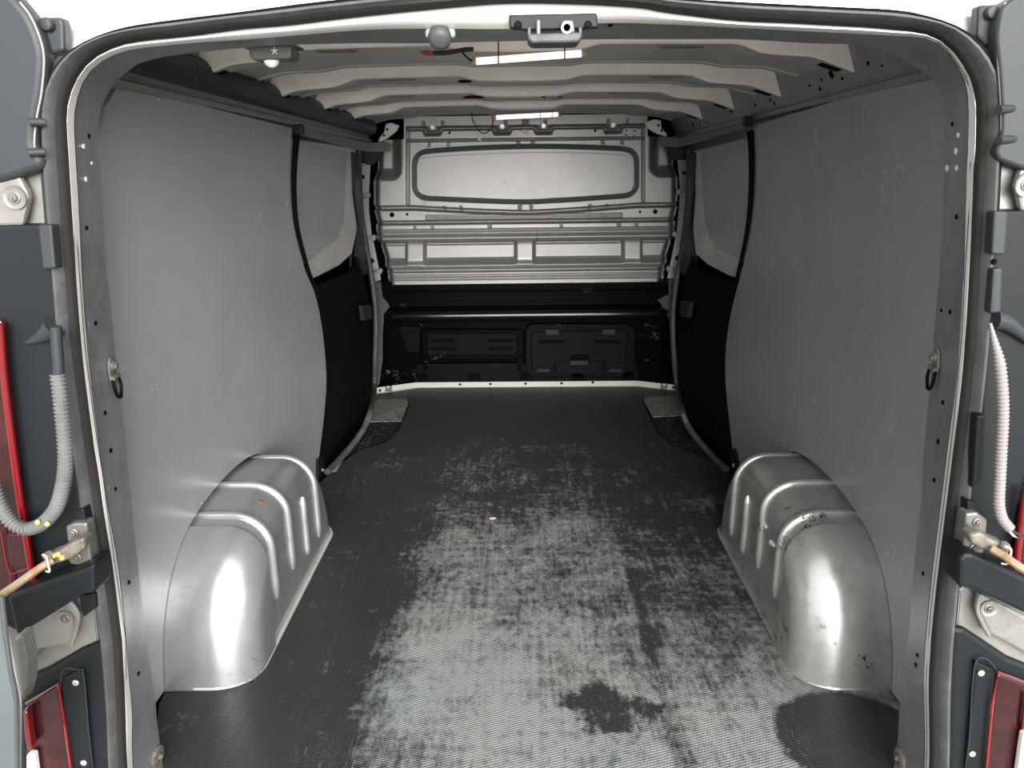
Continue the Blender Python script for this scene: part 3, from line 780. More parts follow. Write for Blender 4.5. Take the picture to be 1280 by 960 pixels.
# gasket is wider along the top edge
sheet = []
for x, y in gi2:
    sheet.append((x, y + (4.5*ss(214, 190, y)*1.0 if y < 214 else 0)))
obj('blanking_sheet', prism([PY(x, y, YU+.006) for x, y in sheet], (0, .012, 0)), 'bulkhead_silver', bk, bevel=.002)
for c in (540, 627, 679, 766):
    y = 157.5 - .012*(c-657)
    p = PY(c+.5, y, YU-.004)
    obj('fixing_bolt', join(lathe(p, (0,-1,0), [(.0125,0),(.0125,.002),(.009,.003)], 18), lathe(p, (0,-1,0), [(.006,0),(.006,.007)], 6)), 'screw_metal', bk)
for px, py, r in ((490,268.5,3),(509,268,1.6),(800,264.8,1.6),(819,264.5,2.8),(562,166,1.5),(744,163.5,1.5)):
    disc_on(press, px, py, r, 'dark_void', 'hole', bk)
# small plate upper right, clip at top centre
obj('corner_plate', slab(rrect(780,160,796,171,1.5), YU-.004, .006), 'bulkhead_silver', bk, bevel=.001)
for px, py in ((783,163),(793,163.5),(783,169),(792,170)): 
    p = PY(px, py, YU-.005); obj('rivet', lathe(p, (0,-1,0), [(.004,0),(.003,.002)], 10), 'dark_void', bk)
obj('wire_clip', slab([(651,163),(656,161),(661,166),(660,169),(654,167)], YU-.01, .01), 'zinc', bk, bevel=.001)
# side flange strips with plugs, hooks
for s, px, side in ((-1, [(451,204),(463,203),(461,240),(461,262),(464,290),(470,318),(476,350),(468,353),(463,330),(458,295),(454,255)], 'l'), (1, [(847,199),(858,200),(857,245),(856,285),(851,325),(847,349),(834,348),(840,320),(846,290),(849,262),(850,235)], 'r')):
    fl = obj('side_flange', slab(px, YU+.035, .01), 'bulkhead_silver', bk, bevel=.001)
    pts = ((453.5,221,2.4),(455,247.5,1),(461,309,1.1),(464.5,326,3.2)) if s < 0 else ((855,216,2.4),(857,244,1),(850.5,304,1.1),(847,322.5,3.2))
    for x, y, r in pts: disc_on(fl, x, y, r, 'dark_void', 'plug', bk)
    cx = 455 if s < 0 else 855; cy = 268.5 if s < 0 else 263.5
    p = PY(cx, cy, YU+.034); obj('fixing_bolt', lathe(p, (0,-1,0), [(.010,0),(.010,.002),(.006,.005)], 14), 'screw_metal', bk)
    for hx, hy in (((457,244),(464,297),(472,339)) if s < 0 else ((851,239.5),(846,292.5),(839,336))):
        k = -s
        obj('hook', slab([(hx-k*-4,hy-4),(hx-k*5,hy),(hx-k*-4,hy+4.5),(hx-k*-6,hy)], YU+.012, .03), 'pillar_silver', bk, bevel=.002)
    for yy in ((213,228,252,281,320) if s < 0 else (210,223,251,277,315)):
        xx = 0
    # dirty grey lower flange
    lo = [(466,354),(476,352),(478,372),(484,378),(487,384),(480,392),(478,420),(478,450),(474,480),(468,486),(467,440),(468,400)] if s < 0 else [(836,348),(846,349),(845,372),(842,400),(843,440),(848,486),(843,486),(840,450),(838,420),(837,400),(826,380),(822,375),(836,368)]
    obj('lower_flange', slab(lo, 3.62, .02), 'rust_paint', bk, bevel=.002)

# lower black half
lb = empty('lower_bulkhead', 'gloss black lower bulkhead with rolled ledge and vent slots under the silver panel', 'bulkhead')
YL = 3.70
obj('back_sheet', slab([(474,350),(838,346),(846,400),(850,488),(468,491),(470,400)], YL+.05, .02), 'gloss_black', lb)
obj('top_flange', slab([(474,353),(836,349),(834,361),(790,362),(660,363.5),(520,364),(480,364)], YU+.03, .03), 'gloss_black', lb, bevel=.004)
obj('mid_band', slab([(475,365.5),(836,362),(834,381),(480,385)], YU+.055, .03), 'gloss_black', lb, bevel=.006)
obj('bright_bead', slab([(560,371.5),(754,369.5),(754,371.5),(560,374)], YU+.050, .008), 'satin_black', lb, bevel=.002)
obj('trim_bead', tube([PY(x, y, YU+.05) for x, y in ((478,365),(657,364.2),(834,361))], .004, 8), 'satin_black', lb, smooth=True)
for x in (548, 765): obj('slot', slab(rrect(x-6,367.5+(x<600)*2,x+6,371.5+(x<600)*2,1.5), YU+.052, .004), 'dark_void', lb)
obj('centre_tab', slab([(588,354.5),(608,354.3),(608,363),(588,363)], YU+.022, .01), 'gloss_black', lb, bevel=.002)
obj('centre_tab', slab([(704,352.5),(724,352.2),(724,361),(704,361)], YU+.022, .01), 'gloss_black', lb, bevel=.002)
# rolled ledge with tapered ends
prof = [(.09, .030), (.05, .034), (.014, .030), (-.004, .020), (-.012, .006), (-.010, -.008), (.002, -.022), (.03, -.034), (.09, -.036)]
loops = []
for u, k in ((478, .15), (486, .8), (492, 1), (560, 1), (657, 1), (760, 1), (824, 1), (830, .8), (837, .15)):
    c = PY(u, 394.5-.011*(u-657), 3.585)
    loops.append([c + Vector((0, a + (1-k)*.05, b*(.35+.65*k))) for a, b in prof])
obj('rolled_ledge', loft(loops), 'ledge_black', lb, smooth=True)
# left vent panel
obj('vent_panel', slab(rrect(526,412,655,450,7), YL+.018, .03), 'gloss_black', lb, bevel=.006)
obj('vent_face', slab(rrect(534,417,646,444,3), YL+.010, .03), 'satin_black', lb, bevel=.004)
for x0, x1 in ((538,569),(610,642)):
    for y0 in (423.5, 433.5):
        obj('vent_slot', slab(rrect(x0,y0,x1,y0+5,1.5), YL+.0085, .004), 'dark_void', lb)
        obj('vent_lip', slab(rrect(x0+1,y0+4.2,x1-1,y0+5.4,.5), YL+.005, .006), 'satin_black', lb)
obj('side_gusset', slab([(497,408),(525,408),(525,440),(509,441)], YL+.03, .03), 'satin_black', lb, bevel=.004)
# apron at the foot
obj('apron', slab([(520,455),(655,454),(797,453),(800,478),(521,481)], YL+.012, .02), 'satin_black', lb, bevel=.004)
for x in (527, 593, 657, 722, 786):
    p = rrect(x-7.5, 466-.011*(x-657), x+7.5, 482-.011*(x-657), 4)
    obj('apron_tab', slab(p, YL+.004, .01), 'gloss_black', lb, bevel=.002)
    c = PY(x+2, 473-.011*(x-657), YL+.003); obj('apron_bolt', lathe(c, (0,-1,0), [(.008,0),(.006,.003)], 12), 'satin_black', lb)
for x in (532, 650):
    obj('pillar_bead', slab(rrect(x-3.5,447,x+3.5,464,3), YL+.006, .008), 'gloss_black', lb, bevel=.002)

# load-through hatch
ht = empty('load_hatch', 'black plastic load-through hatch with two hinges and pull handle low on the right', 'hatch')
obj('hatch_surround', slab(rrect(656.5,405,795,472,12), YL+.004, .03), 'satin_black', ht, bevel=.006)
lid = obj('hatch_lid', slab([(668,414.5),(781,413),(785,418),(783,452),(780,466),(756,466.5),(755,452),(695,453),(692,467.5),(668,468),(664,455),(663,420)], YL-.006, .02), 'charcoal_plastic', ht, bevel=.006)
lid.data.materials[0] = MATS['hatch_black']
for x in (690, 761):
    hg = obj('hinge', slab(rrect(x-8.5,408,x+8.5,419,1.5), YL-.014, .02), 'black_plastic', ht, bevel=.003)
    obj('hinge_pin', cyl(PY(x-8, 410.5, YL-.014), PY(x+8, 410.3, YL-.014), .006, seg=10), 'satin_black', hg)
for x in (690, 759): obj('lid_slot', slab(rrect(x-16,425,x+16,429.5,2), YL-.0075, .004), 'dark_void', ht)
obj('lower_step', slab([(695,452.5),(754,452),(754,467),(694,468)], YL-.001, .02), 'hatch_black', ht, bevel=.003)
hd = obj('handle_recess', slab(rrect(712,443,737,457,3), YL-.0075, .004), 'dark_void', ht)
obj('pull_lip', slab(rrect(712,451,736,457,2), YL-.016, .012), 'black_plastic', hd, bevel=.003)
for x in (679, 769): obj('latch_tab', slab(rrect(x-13,460,x+13,467.5,2), YL-.011, .01), 'hatch_black', ht, bevel=.003); obj('latch_pad', slab(rrect(x-8,461.5,x+8,465,1), YL-.015, .008), 'black_plastic', ht, bevel=.001)

# ================================================================== rear opening: rubber seal
sl = empty('door_seal', 'black rubber weather seal running round the whole rear door opening', 'door seal')
rows, rows2 = [], []
for o_, s_ in zip(O, S):
    out = (o_-cen); out.y = 0; out.normalize(); w_ = (o_-s_)
    def at(f, y): return s_ + w_*f + Vector((0, y, 0))
    rows.append([at(1.02, .014), at(1.03, -.006), at(.96, -.013), at(.90, -.008), at(.86, -.014), at(.80, -.010), at(.74, -.016), at(.64, -.022), at(.50, -.023), at(.36, -.018), at(.26, -.008)])
    rows2.append([at(.34, -.010), at(.26, -.010), at(.12, -.008), at(.03, -.003), at(.0, .012)])
obj('bulb_section', loft(rows), 'seal_rubber', sl, smooth=True)
obj('flocked_lip', loft(rows2), 'seal_flock', sl, smooth=True)

# holes, plugs on the door pillars
for px, py, r, m in ((111,170,2.6,'dark_void'),(104,183,2.6,'bead_silver'),(114,204,1.6,'bead_silver'),(107,224,2.8,'bead_silver'),(108,285,2.6,'dark_void'),(119,404,2.6,'dark_void'),(131,516,2.6,'dark_void'),(138,563,2.9,'dark_void'),(144,611,2.4,'dark_void'),(161,728,2.4,'dark_void'),(173,842,2.4,'dark_void'),
                     (1191,155,2.6,'dark_void'),(1198,169,2.8,'bead_silver'),(1195,189,3.6,'bead_silver'),(1184,210,3.4,'bead_silver'),(1196,210,2.8,'bead_silver'),(1196,271,2.8,'dark_void'),(1177,388,2.2,'dark_void'),(1188,390,2.6,'dark_void'),(1179,503,2.6,'dark_void'),(1173,552,3,'dark_void'),(1168,600,2.6,'dark_void'),(1154,717,2.4,'dark_void'),(1147,819,2.4,'dark_void'),(1145,831,2.6,'dark_void'),(621,33,3.2,'dark_void'),(763,31,3.2,'dark_void')):
    disc_on(fr_o, px, py, r, m, 'hole' if m == 'dark_void' else 'plug', fr_o)
# lashing rings
def lash(px, py, side, label, rw=.010, rh=.016):
    p, n = hit(fr_o, px, py)
    t = empty('lashing_ring', label, 'lashing ring')
    up = Vector((0,0,1)); u = up.cross(n).normalized(); v = n.cross(u).normalized()
    if v.z < 0: v = -v
    K = lambda a, b, c=0: p + (u*a + v*b + n*c)*1.25
    plate = [K(.009*math.cos(a), .004+.012*math.sin(a), .001) for a in [math.pi*i/8 for i in range(9)]] + [K(-.009, -.010, .001), K(.009, -.010, .001)]
    obj('base_plate', prism(plate, n*.004), 'dirty_zinc', t, bevel=.001)
    obj('bolt', join(lathe(K(0, .004, .004), n, [(.0085, 0), (.0085, .002), (.006, .004)], 18), lathe(K(0, .004, .006), n, [(.005, 0), (.005, .005)], 6)), 'zinc', t)
    obj('pivot', cyl(K(-.010, -.011, .006), K(.010, -.011, .006), .004, seg=10), 'dirty_zinc', t)
    ring = [K(-.009, -.012, .006), K(-.010, -.024, .008), K(-.006, -.034, .009), K(0, -.038, .010), K(.006, -.034, .009), K(.010, -.024, .008), K(.009, -.012, .006)]
    obj('ring', tube(smooth_path(ring, 24), .0026, 8), 'satin_black', t, smooth=True)
lash(137, 461, 'left', 'steel lashing ring bolted to the left door pillar at mid height')
lash(1173, 450, 'right', 'steel lashing ring bolted to the right door pillar at mid height')
for px, py, side in ((196, 945, 'left'), (1126, 948, 'right')):
    p, n = hit(fr_o, px, py)
    if p is not None:
        t = empty('floor_anchor', 'round dirty anchor boss at the foot of the %s door pillar' % side, 'anchor')
        obj('boss', lathe(p, n, [(.020, 0), (.020, .004), (.014, .007), (.009, .006), (.009, .003)], 20), 'dirty_zinc', t, smooth=True)
        bolt('bolt', p+n*.004, n, .005, 'dirty_zinc', t)

# ================================================================== header fittings
t = empty('door_latch', 'black latch plate with grey striker housing on the rear header', 'latch')
YH = 1.062
bp = obj('latch_plate', slab([(636,18),(746,16),(748,34),(728,36),(660,38),(637,35)], YH-.012, .012), 'black_plastic', t, bevel=.002)
obj('housing_floor', slab([(659,42),(727,40),(728,46),(723,53),(665,54),(660,49)], YH-.030, .05), 'cast_grey', t, bevel=.004)
for x in (661.5, 725.5): obj('housing_side', slab([(x-2,34),(x+2,34),(x+2,48),(x-2,48)], YH-.028, .03), 'cast_grey', t, bevel=.001)
obj('striker_bar', cyl(PY(673, 26, YH-.018), PY(673, 43, YH-.018), .0032, seg=12), 'zinc', t, smooth=True)
obj('striker_block', slab([(702,25),(717,24.5),(719,42),(702,43)], YH-.024, .02), 'zinc', t, bevel=.003)
c = PY(708.5, 35, YH-.026)
obj('striker_ring', lathe(c, (0,-1,0), [(.0075,0),(.0075,.004),(.0045,.004),(.0045,0)], 20), 'rail_grey', t)
for x in (647.5, 735): 
    c = PY(x, 31.5, YH-.013); bolt('bolt', c, (0,-1,0), .0035, 'satin_black', t)
o = empty('rubber_buffer', 'grey rubber door buffer on the header left of the latch', 'buffer')
c = PY(551, 47, YH-.004)
obj('buffer_body', lathe(PY(550, 44, YH+.012), Vector((.05,-.8,-.55)), [(.0155,0),(.016,.006),(.015,.011),(.012,.015),(.008,.017)], 22), 'buffer_grey', o, smooth=True)
obj('buffer_base', slab(rrect(531,34,569,48,5), YH+.004, .02), 'rail_grey', o, bevel=.004)

lm = empty('ceiling_lamp', 'grey box ceiling lamp with white dome and star mark under the left header', 'lamp')
YLm = 1.17
obj('lamp_body', slab([(311,57),(363,55),(364,69),(362,73),(315,75),(311,70)], YLm, .045), 'lamp_grey', lm, bevel=.003)
obj('lamp_flange', slab([(305,57.5),(368,54.5),(368,58),(306,61)], YLm+.004, .05), 'lamp_grey', lm, bevel=.001)
c = PY(339, 73.5, YLm+.018)
obj('dome', lathe(c, (0,-.25,-1), [(.0115,-.004),(.0115,.002),(.0105,.006),(.0080,.0095),(.0040,.0118),(.0005,.0125)], 22), 'dome_white', lm, smooth=True)
star = []
cc = PY(343, 63.5, YLm-.0006)
for k in range(5):
    a = math.radians(90+72*k); d = Vector((math.cos(a), 0, math.sin(a)))
    star.append(prism([cc+d*.0005+Vector((d.z,0,-d.x))*.0006, cc+d*.0052+Vector((d.z,0,-d.x))*.0005, cc+d*.0052-Vector((d.z,0,-d.x))*.0005, cc+d*.0005-Vector((d.z,0,-d.x))*.0006], (0,.0005,0)))
setp(obj('star_mark', join(*star), 'bead_silver', lm), label='small pale star mark')

def led(a, b, Ya, Yb, r, ties, label, group, tietop):
    t = empty('led_tube', label, 'lamp', group=group)
    A_, B2 = PY(a[0], a[1], Ya), PY(b[0], b[1], Yb); d = (B2-A_)
    obj('diffuser', tube([A_+d*.03, B2-d*.03], r, 14), 'tube_glow', t, smooth=True)
    for e, f in ((A_, A_+d*.03), (B2, B2-d*.03)): obj('end_cap', tube([e, f], r*1.04, 14), 'tube_end', t)
    for f in ties:
        p = A_+d*f; u = d.normalized(); ring = []
        for k in range(17):
            q = 2*math.pi*k/16; ring.append(p + Vector((0, math.cos(q), 0))*(r*1.12) + Vector((0,0,1))*(math.sin(q)*r*1.12))
        obj('cable_tie', join(tube(ring[:-1], .0013, 6, closed=True), tube([p+Vector((0,.0,r)), p+Vector((0,.012,r+tietop))], .0014, 6)), 'cable_black', t)
    return A_, B2
led((591,77),(731,66.5), 1.60, 1.60, .0068, (.23, .82), 'glowing pink-white light tube tied under the nearest roof bow', 'light tubes', .030)
led((618,147),(700,143), 3.22, 3.22, .009, (.70, .88), 'glowing pink-white light tube tied beside the top of the bulkhead', 'light tubes', .020)
# cables
o = empty('lamp_cable', 'black taped cable with red connector feeding the nearest light tube', 'cable')
obj('taped_loom', tube(smooth_path([PY(x, y, 1.62) for x, y in ((541,66),(556,66),(570,64),(581,62),(592,61.5))], 16), .0045, 8), 'cable_black', o, smooth=True)
obj('lead', tube(smooth_path([PY(x, y, 1.61) for x, y in ((578,65),(582,70),(588,75),(593,77))], 12), .002, 6), 'cable_black', o, smooth=True)
obj('connector', slab([(523,64),(533,62),(541,64),(540,69),(530,69)], 1.615, .012), 'plug_red', o, bevel=.002)
o = empty('hanging_cable', 'thin black looped wire with beige tag hanging above the bulkhead window', 'cable')
obj('wire', tube(smooth_path([PY(x, y, 3.28) for x, y in ((589,141),(591,150),(596,160),(602,166),(608,166),(614,160),(616,152),(616,146))], 40), .0024, 6), 'cable_black', o, smooth=True)
obj('tag', slab([(596,164),(601,166),(600,171),(602,177),(598,176),(596,170)], 3.275, .002), 'tag_beige', o)

# ================================================================== outside the opening
def S_(name, px, Y, th, m, parent=None, bev=.003): return obj(name, slab(px, Y, th), m, parent, bevel=bev)
def corner(side):
    L = side == 'left'
    # mirror helper only for naming; every outline is measured on its own side
    if L:
        cover = [(-60,-40),(8,-12),(25,3),(38,20),(49,45),(55,72),(52,115),(46,147),(43,182),(51,212),(-60,213)]
        rim = [(25,3),(38,20),(49,45),(55,72),(52,115),(46,147),(43,182),(49,208)]
        flap = [(42,22),(76,21),(79,30),(80,64),(62,68),(56,78),(46,60),(42,40)]
        cap = (60, 31); pegs = [((37,153),(56,153)), ((36,191),(56,190))]
        hp = [(-40,213),(64,212),(66,282),(-40,283)]; plate = [(-40,213),(21,214),(34,240),(36,248),(28,282),(-40,283)]; hb = (19, 247)
        panel = [(-40,281),(68,280),(75,400),(88,520),(100,610),(112,690),(60,760),(20,790),(-40,760)]
        block = [(47,281),(64,281),(69,336),(53,337)]
        lens = [(-30,400),(2,400),(8,470),(16,540),(26,620),(40,700),(44,728),(20,742),(-30,742)]
        edge = [(0,405),(5,470),(14,545),(25,625),(38,705),(43,728)]
        bar = [(118,704),(119,742),(104,744),(20,796),(8,746),(40,735),(100,712)]
        lowhinge = [(20,772),(112,738),(126,760),(128,800),(60,836),(24,852)]; lhp = [(46,768),(84,748),(98,770),(88,806),(50,812),(28,840),(22,800)]; lb_ = (82, 773)
        lower = [(24,852),(60,836),(100,812),(130,800),(137,860),(140,990),(24,990)]
        plate2 = [(76,850),(98,838),(104,840),(110,905),(116,990),(90,990)]; scr = [(95,853),(105,953)]
        lens2 = [(32,882),(72,856),(80,905),(92,990),(32,990)]; ledge2 = [(33,880),(73,854),(82,910),(93,990)]
        brk = [(82,658),(92,654),(108,654),(115,708),(88,706),(84,698),(92,690),(84,676)]; bb = [(92,666),(96,697)]
        arm = [(104,672),(88,679),(72,689),(56,695),(55,702),(60,708),(78,703),(92,697),(106,686)]
        strap = [(66,700),(50,710),(30,724),(4,742),(-30,765)]
        cond = [(72,468),(76,500),(80,540),(82,575),(79,605),(70,635),(52,655),(32,661),(14,652),(0,632),(-10,605)]; cw = .0105; cm = 'conduit_grey'
    else:
        cover = [(1340,-40),(1290,-15),(1256,5),(1249,25),(1246,50),(1249,80),(1252,125),(1253,165),(1251,201),(1340,198)]
        rim = [(1257,3),(1250,25),(1246,50),(1248,80),(1251,125),(1252,165),(1250,200)]
        flap = [(1224,6),(1258,5),(1254,25),(1247,48),(1247,62),(1232,56),(1222,46)]
        cap = (1239, 16); pegs = [((1248,137),(1265,136)), ((1248,175),(1267,174))]
        hp = [(1242,202),(1330,198),(1330,266),(1240,264)]; plate = [(1330,198),(1281,200),(1273,222),(1270,232),(1277,264),(1330,266)]; hb = (1283, 231)
        panel = [(1240,263),(1330,262),(1330,760),(1260,740),(1204,692),(1212,610),(1222,540),(1232,430)]
        block = [(1243,264),(1261,264),(1257,319),(1240,318)]
        lens = [(1330,560),(1290,600),(1279,640),(1271,690),(1272,712),(1290,722),(1330,722)]
        edge = [(1283,610),(1278,645),(1272,690),(1271,712)]
        bar = [(1200,700),(1206,692),(1216,692),(1300,732),(1300,776),(1214,736),(1199,735)]
        lowhinge = [(1192,738),(1204,732),(1300,776),(1300,850),(1260,824),(1206,788),(1192,782)]; lhp = [(1226,742),(1250,754),(1296,778),(1296,826),(1262,806),(1236,792),(1222,762)]; lb_ = (1236, 760)
        lower = [(1190,784),(1206,786),(1260,822),(1320,846),(1320,990),(1184,990)]
        plate2 = [(1220,827),(1245,838),(1240,880),(1232,990),(1206,990),(1212,920)]; scr = [(1226,841),(1215,942)]
        lens2 = [(1247,842),(1320,870),(1320,990),(1228,990),(1238,910)]; ledge2 = [(1320,868),(1247,840),(1240,880),(1230,990)]
        brk = [(1208,642),(1222,641),(1235,650),(1233,668),(1226,676),(1231,690),(1224,695),(1203,696)]; bb = [(1222,653),(1218,685)]
        arm = [(1211,669),(1226,665),(1240,674),(1256,680),(1262,686),(1262,697),(1250,695),(1232,688),(1216,680)]
        strap = [(1240,686),(1254,694),(1268,704),(1290,718),(1310,730)]
        cond = [(1238,404),(1243,425),(1249,450),(1253,485),(1254,520),(1252,560),(1250,600),(1249,630),(1253,648),(1262,660)]; cw = .0076; cm = 'conduit_pale'
    nm = side
    # upper corner cover
    t = empty('corner_cover', 'smooth dark plastic cover at the top %s corner outside the opening' % nm, 'trim cover')
    cs = obj('cover_shell', prism(smooth_path([PY(x, y, YD-.030) for x, y in cover], 60, closed=True), (0, .03, 0)), 'charcoal_plastic', t, smooth=True, bevel=.010, seg=4)
    obj('rim', tube(smooth_path([PY(x, y, YD-.026) for x, y in rim], 30), .0016, 8), 'rail_grey', t, smooth=True)
    f = S_('fixing_flap', flap, YD-.010, .02, 'charcoal_plastic', t, .004)
    c = PY(cap[0], cap[1], YD-.012)
    obj('round_cap', lathe(c, (0,-1,0), [(.0085,0),(.0085,.003),(.007,.006),(.003,.007)], 20), 'charcoal_plastic', f, smooth=True)
    for a, b in pegs: obj('peg', tube([PY(a[0], a[1], YD-.036), PY(b[0], b[1], YD-.026)], .0055, 10), 'charcoal_plastic', t, smooth=True)
    # upper hinge
    t = empty('hinge_assembly', 'silver bolted door hinge leaf in the upper gap of the %s door pillar' % nm, 'hinge')
    S_('hinge_pocket', hp, YD-.004, .02, 'hinge_silver', t, .004)
    S_('hinge_leaf', plate, YD-.022, .012, 'hinge_silver', t, .004)
    c = PY(hb[0], hb[1], YD-.024)
    obj('boss', lathe(c, (0,-1,0), [(.016,0),(.0155,.002),(.013,.001),(.010,.001)], 24), 'hinge_silver', t, smooth=True)
    bolt('bolt', c+Vector((0,-.001,0)), (0,-1,0), .0055, 'zinc', t)
    # long black trim with red lamp
    t = empty('pillar_trim', 'tall black plastic trim on the %s rear pillar behind the grey conduit' % nm, 'trim cover')
    S_('trim_panel', panel, YD-.022, .03, 'black_plastic', t, .006)
    S_('raised_block', block, YD-.035, .02, 'charcoal_plastic', t, .003)
    if L:
        S_('raised_block', [(95,640),(104,636),(108,655),(95,656)], YD-.034, .02, 'black_plastic', t, .002)
        obj('conduit_horn', tube(smooth_path([PY(x, y, YD-.03-.0*i) for i, (x, y) in enumerate(((32,429),(45,424),(58,417),(68,409)))], 14), [.002+.014*i/13 for i in range(14)], 14), 'charcoal_plastic', t, smooth=True)
        S_('door_gap_block', [(98,745),(118,742),(120,760),(104,772)], YD-.03, .02, 'black_plastic', t, .002)
    else:
        S_('raised_block', [(1242,336),(1254,335),(1252,392),(1238,392)], YD-.034, .02, 'charcoal_plastic', t, .003)
        S_('raised_block', [(1222,520),(1233,518),(1228,600),(1216,612)], YD-.034, .02, 'black_plastic', t, .003)
        S_('raised_block', [(1210,626),(1221,629),(1221,640),(1209,640)], YD-.034, .02, 'black_plastic', t, .002)
        obj('conduit_horn', tube(smooth_path([PY(x, y, YD-.03) for x, y in ((1290,430),(1270,412),(1254,402),(1243,400))], 14), [.004+.010*i/13 for i in range(14)], 14), 'charcoal_plastic', t, smooth=True)
        bolt('bolt', PY(1242, 327, YD-.036), (0,-1,0), .003, 'satin_black', t)
    t = empty('tail_lamp', 'dark red tail lamp lens at the %s edge beside the black pillar trim' % nm, 'tail lamp')
    S_('lens', lens, YD-.035, .04, 'lamp_dark_red', t, .006)
    obj('red_edge', tube(smooth_path([PY(x, y, YD-.040) for x, y in edge], 24), .0052, 10), 'lamp_red', t, smooth=True)
    if L:
        S_('lens_cell', [(8,668),(30,668),(38,712),(14,718)], YD-.038, .01, 'lamp_dark_red', t, .002)
        obj('cell_rib', tube([PY(14,718,YD-.041), PY(40,708,YD-.041)], .0018, 6), 'lamp_red', t)
        obj('cell_rib', tube(smooth_path([PY(x,y,YD-.041) for x, y in ((2,665),(8,700),(14,722),(12,740))], 12), .0018, 6), 'lamp_red', t)
    # black cross bar
    t = S_('door_check_bar', bar, YD-.075, .05, 'black_plastic', None, .006)
    setp(t, 'thick black plastic bar crossing below the check strap on the %s pillar' % nm, 'bar')
    # lower hinge
    t = empty('hinge_assembly', 'silver bolted door hinge leaf under the black bar on the %s pillar' % nm, 'hinge')
    S_('hinge_pocket', lowhinge, YD-.012, .02, 'hinge_silver', t, .005)
    S_('hinge_leaf', lhp, YD-.030, .016, 'hinge_silver', t, .005)
    c = PY(lb_[0], lb_[1], YD-.031)
    obj('boss', lathe(c, (0,-1,0), [(.014,0),(.0135,.002),(.011,.001),(.009,.001)], 24), 'hinge_silver', t, smooth=True)
    bolt('bolt', c+Vector((0,-.001,0)), (0,-1,0), .005, 'zinc', t)
    br = [(84,748),(98,770),(90,806)] if L else [(1226,742),(1222,764),(1236,794)]
    obj('leaf_bead', tube(smooth_path([PY(x, y, YD-.034) for x, y in br], 14), .0035, 8), 'hinge_silver', t, smooth=True)
    # lower trim and its lamp
    t = empty('lower_corner_trim', 'black lower corner trim with screwed plate at the %s foot of the opening' % nm, 'trim cover')
    S_('trim_panel', lower, YD-.020, .04, 'black_plastic', t, .008)
    p2 = S_('screw_plate', plate2, YD-.028, .01, 'black_plastic', t, .002)
    pr = smooth_path([PY(x, y, YD-.029) for x, y in plate2], 60, closed=True)
    obj('plate_edge', tube(pr, .0012, 6, closed=True), 'charcoal_plastic', p2, smooth=True)
    for x, y in scr:
        c = PY(x, y, YD-.029); obj('screw', join(lathe(c, (0,-1,0), [(.0055,0),(.0055,.002),(.004,.003)], 16), box(c+Vector((0,-.003,0)), (.006,.001,.0012), Matrix.Rotation(.5, 3, 'Y')), box(c+Vector((0,-.003,0)), (.0012,.001,.006), Matrix.Rotation(.5, 3, 'Y'))), 'screw_metal', p2)
    t = empty('tail_lamp', 'dark red lower tail lamp set in the black corner trim, %s side' % nm, 'tail lamp')
    S_('lens', lens2, YD-.032, .03, 'lamp_dark_red', t, .004)
    obj('red_edge', tube([PY(x, y, YD-.036) for x, y in ledge2], .0026, 8), 'lamp_red', t)
    if L: 
        obj('reflector', slab([(28,889),(34,890),(40,935),(34,940),(30,920)], YD-.05, .015), 'lamp_red', t, bevel=.003)
        obj('clear_cell', slab([(32,944),(42,944),(48,990),(32,990)], YD-.05, .015), 'lamp_clear', t, bevel=.004)
    else:
        obj('clear_cell', slab([(1280,920),(1300,905),(1300,990),(1270,990)], YD-.05, .015), 'lamp_clear', t, bevel=.004)
        obj('red_edge', tube([PY(1283,868,YD-.038), PY(1276,930,YD-.038), PY(1272,990,YD-.038)], .003, 8), 'lamp_red', t)
    # check strap
    t = empty('check_strap', 'greasy zinc check strap bracket with tan strap on the %s pillar' % nm, 'check strap')
    S_('bracket_plate', brk, YD-.045, .022, 'zinc', t, .003)
    for x, y in bb: bolt('bolt', PY(x, y, YD-.046), (0,-1,0), .0048, 'zinc', t)
    S_('pivot_arm', arm, YD-.078, .026, 'dirty_zinc', t, .005)
    s0 = PY(*strap[0], YD-.08)
    pts = smooth_path([PY(x, y, YD-.085-.012*i) for i, (x, y) in enumerate(strap)], 20)
    obj('strap', tube(pts, .0058, 8, flat=1.0), 'strap_tan', t, smooth=True)
    x, y = (59, 704) if L else (1257, 694)
    cl = PY(x, y, YD-.092)
    obj('clip', tube(smooth_path([cl+Vector(v) for v in ((-.004,0,.014),(.003,-.003,.012),(.004,-.004,0),(.003,-.003,-.012),(-.004,0,-.013))], 16), .0016, 6), 'tag_beige', t, smooth=True)
    obj('pivot_pin', lathe(PY(62 if L else 1254, 696 if L else 684, YD-.078), (0,-.3,1), [(.008,-.002),(.008,.005),(.005,.008)], 14), 'dirty_zinc', t, smooth=True)
    if L:
        for gx, gy in ((67,695),(73,693),(78,697)):
            obj('grease_blob', lathe(PY(gx, gy, YD-.079), (0,-1,.3), [(.004,0),(.0035,.002),(.001,.003)], 8), 'grease', t, smooth=True)
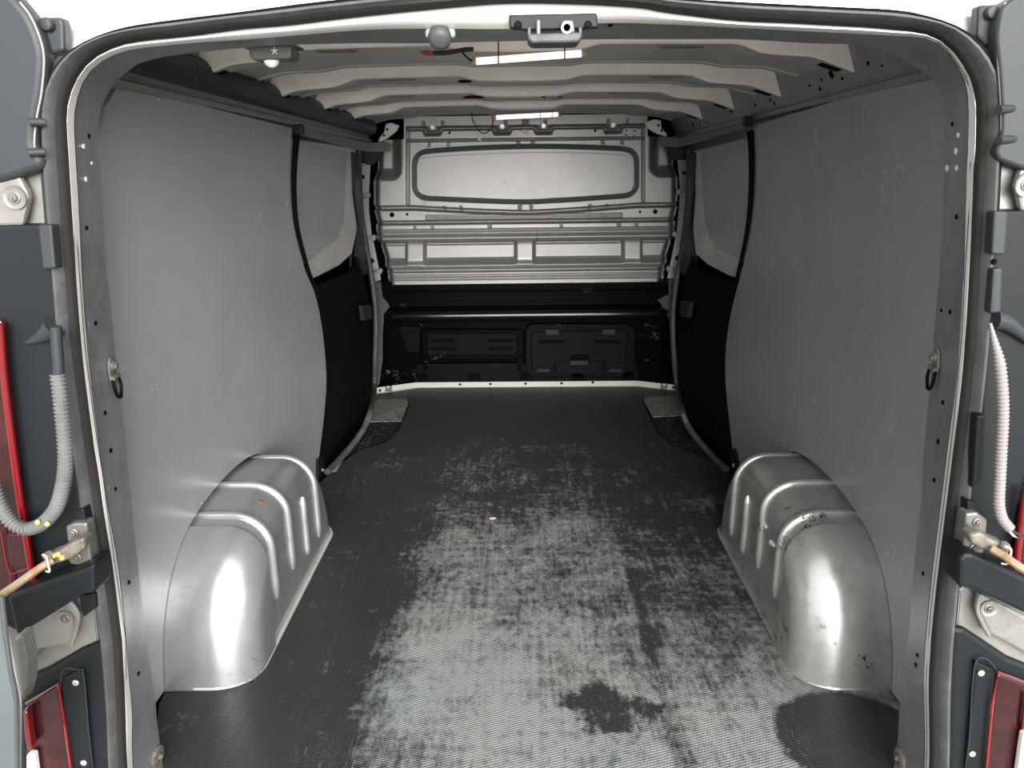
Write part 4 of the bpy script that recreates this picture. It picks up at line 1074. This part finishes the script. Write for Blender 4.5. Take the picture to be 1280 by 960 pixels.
    # conduit
    t = empty('wire_conduit', ('thick grey corrugated cable conduit looping down beside the left tail lamp' if L else 'thin pale corrugated cable conduit hanging beside the right pillar trim'), 'conduit')
    pts3 = [PY(x, y, YD-.055-.01*min(1, i/3)) for i, (x, y) in enumerate(cond)]
    ln = sum((b-a).length for a, b in zip(pts3, pts3[1:])); per = .0058; nper = int(ln/per)
    path = smooth_path(pts3, nper*4+1)
    rad = [cw*(1.0 if i % 4 in (0, 1) else .80) for i in range(len(path))]
    if not L: rad = [r*min(1, .25+.75*i/40) for i, r in enumerate(rad)]
    obj('corrugated_tube', tube(path, rad, 16), cm, t, smooth=False)
    if L:
        obj('smooth_sleeve', tube(smooth_path([PY(x, y, YD-.05) for x, y in ((70,408),(71,430),(73,455),(73,472))], 14), [.0075]*14, 14), 'charcoal_plastic', t, smooth=True)
        for gx, gy in ((47,653),(59,655)):
            obj('grease_blob', lathe(PY(gx, gy, YD-.078), (0,-1,.3), [(.004,0),(.0035,.0015),(.001,.003)], 8), 'grease', t, smooth=True)
    else:
        obj('lead', tube(smooth_path([PY(x, y, YD-.066) for x, y in ((1260,659),(1268,665),(1276,669),(1292,671))], 12), .0022, 6), 'cable_black', t, smooth=True)
        obj('loose_tail', slab([(1259,663),(1263,662),(1268,668),(1273,673),(1266,671)], YD-.069, .002), 'conduit_pale', t)
corner('left'); corner('right')

# the left rear door, swung wide open: only its edge reaches into view
dr = empty('rear_door', 'grey edge of the open rear door at the bottom left', 'door')
e = [(-4,735),(8,770),(12,800),(24,850),(30,880),(30,990),(-6,990)]
pts = [PY(x, y, .80) for x, y in e]
obj('door_skin', prism(pts, (-.55, -.55, 0)), 'door_paint', dr, bevel=.012)
obj('door_rubber', tube(smooth_path([PY(x, y, .795) for x, y in ((2,745),(7,790),(14,840),(20,880),(21,990))], 24), .003, 8), 'seal_rubber', dr, smooth=True)
S_('hinge_knuckle', [(16,798),(26,796),(33,830),(33,860),(27,880),(22,850)], .90, .03, 'hinge_silver', dr, .005)
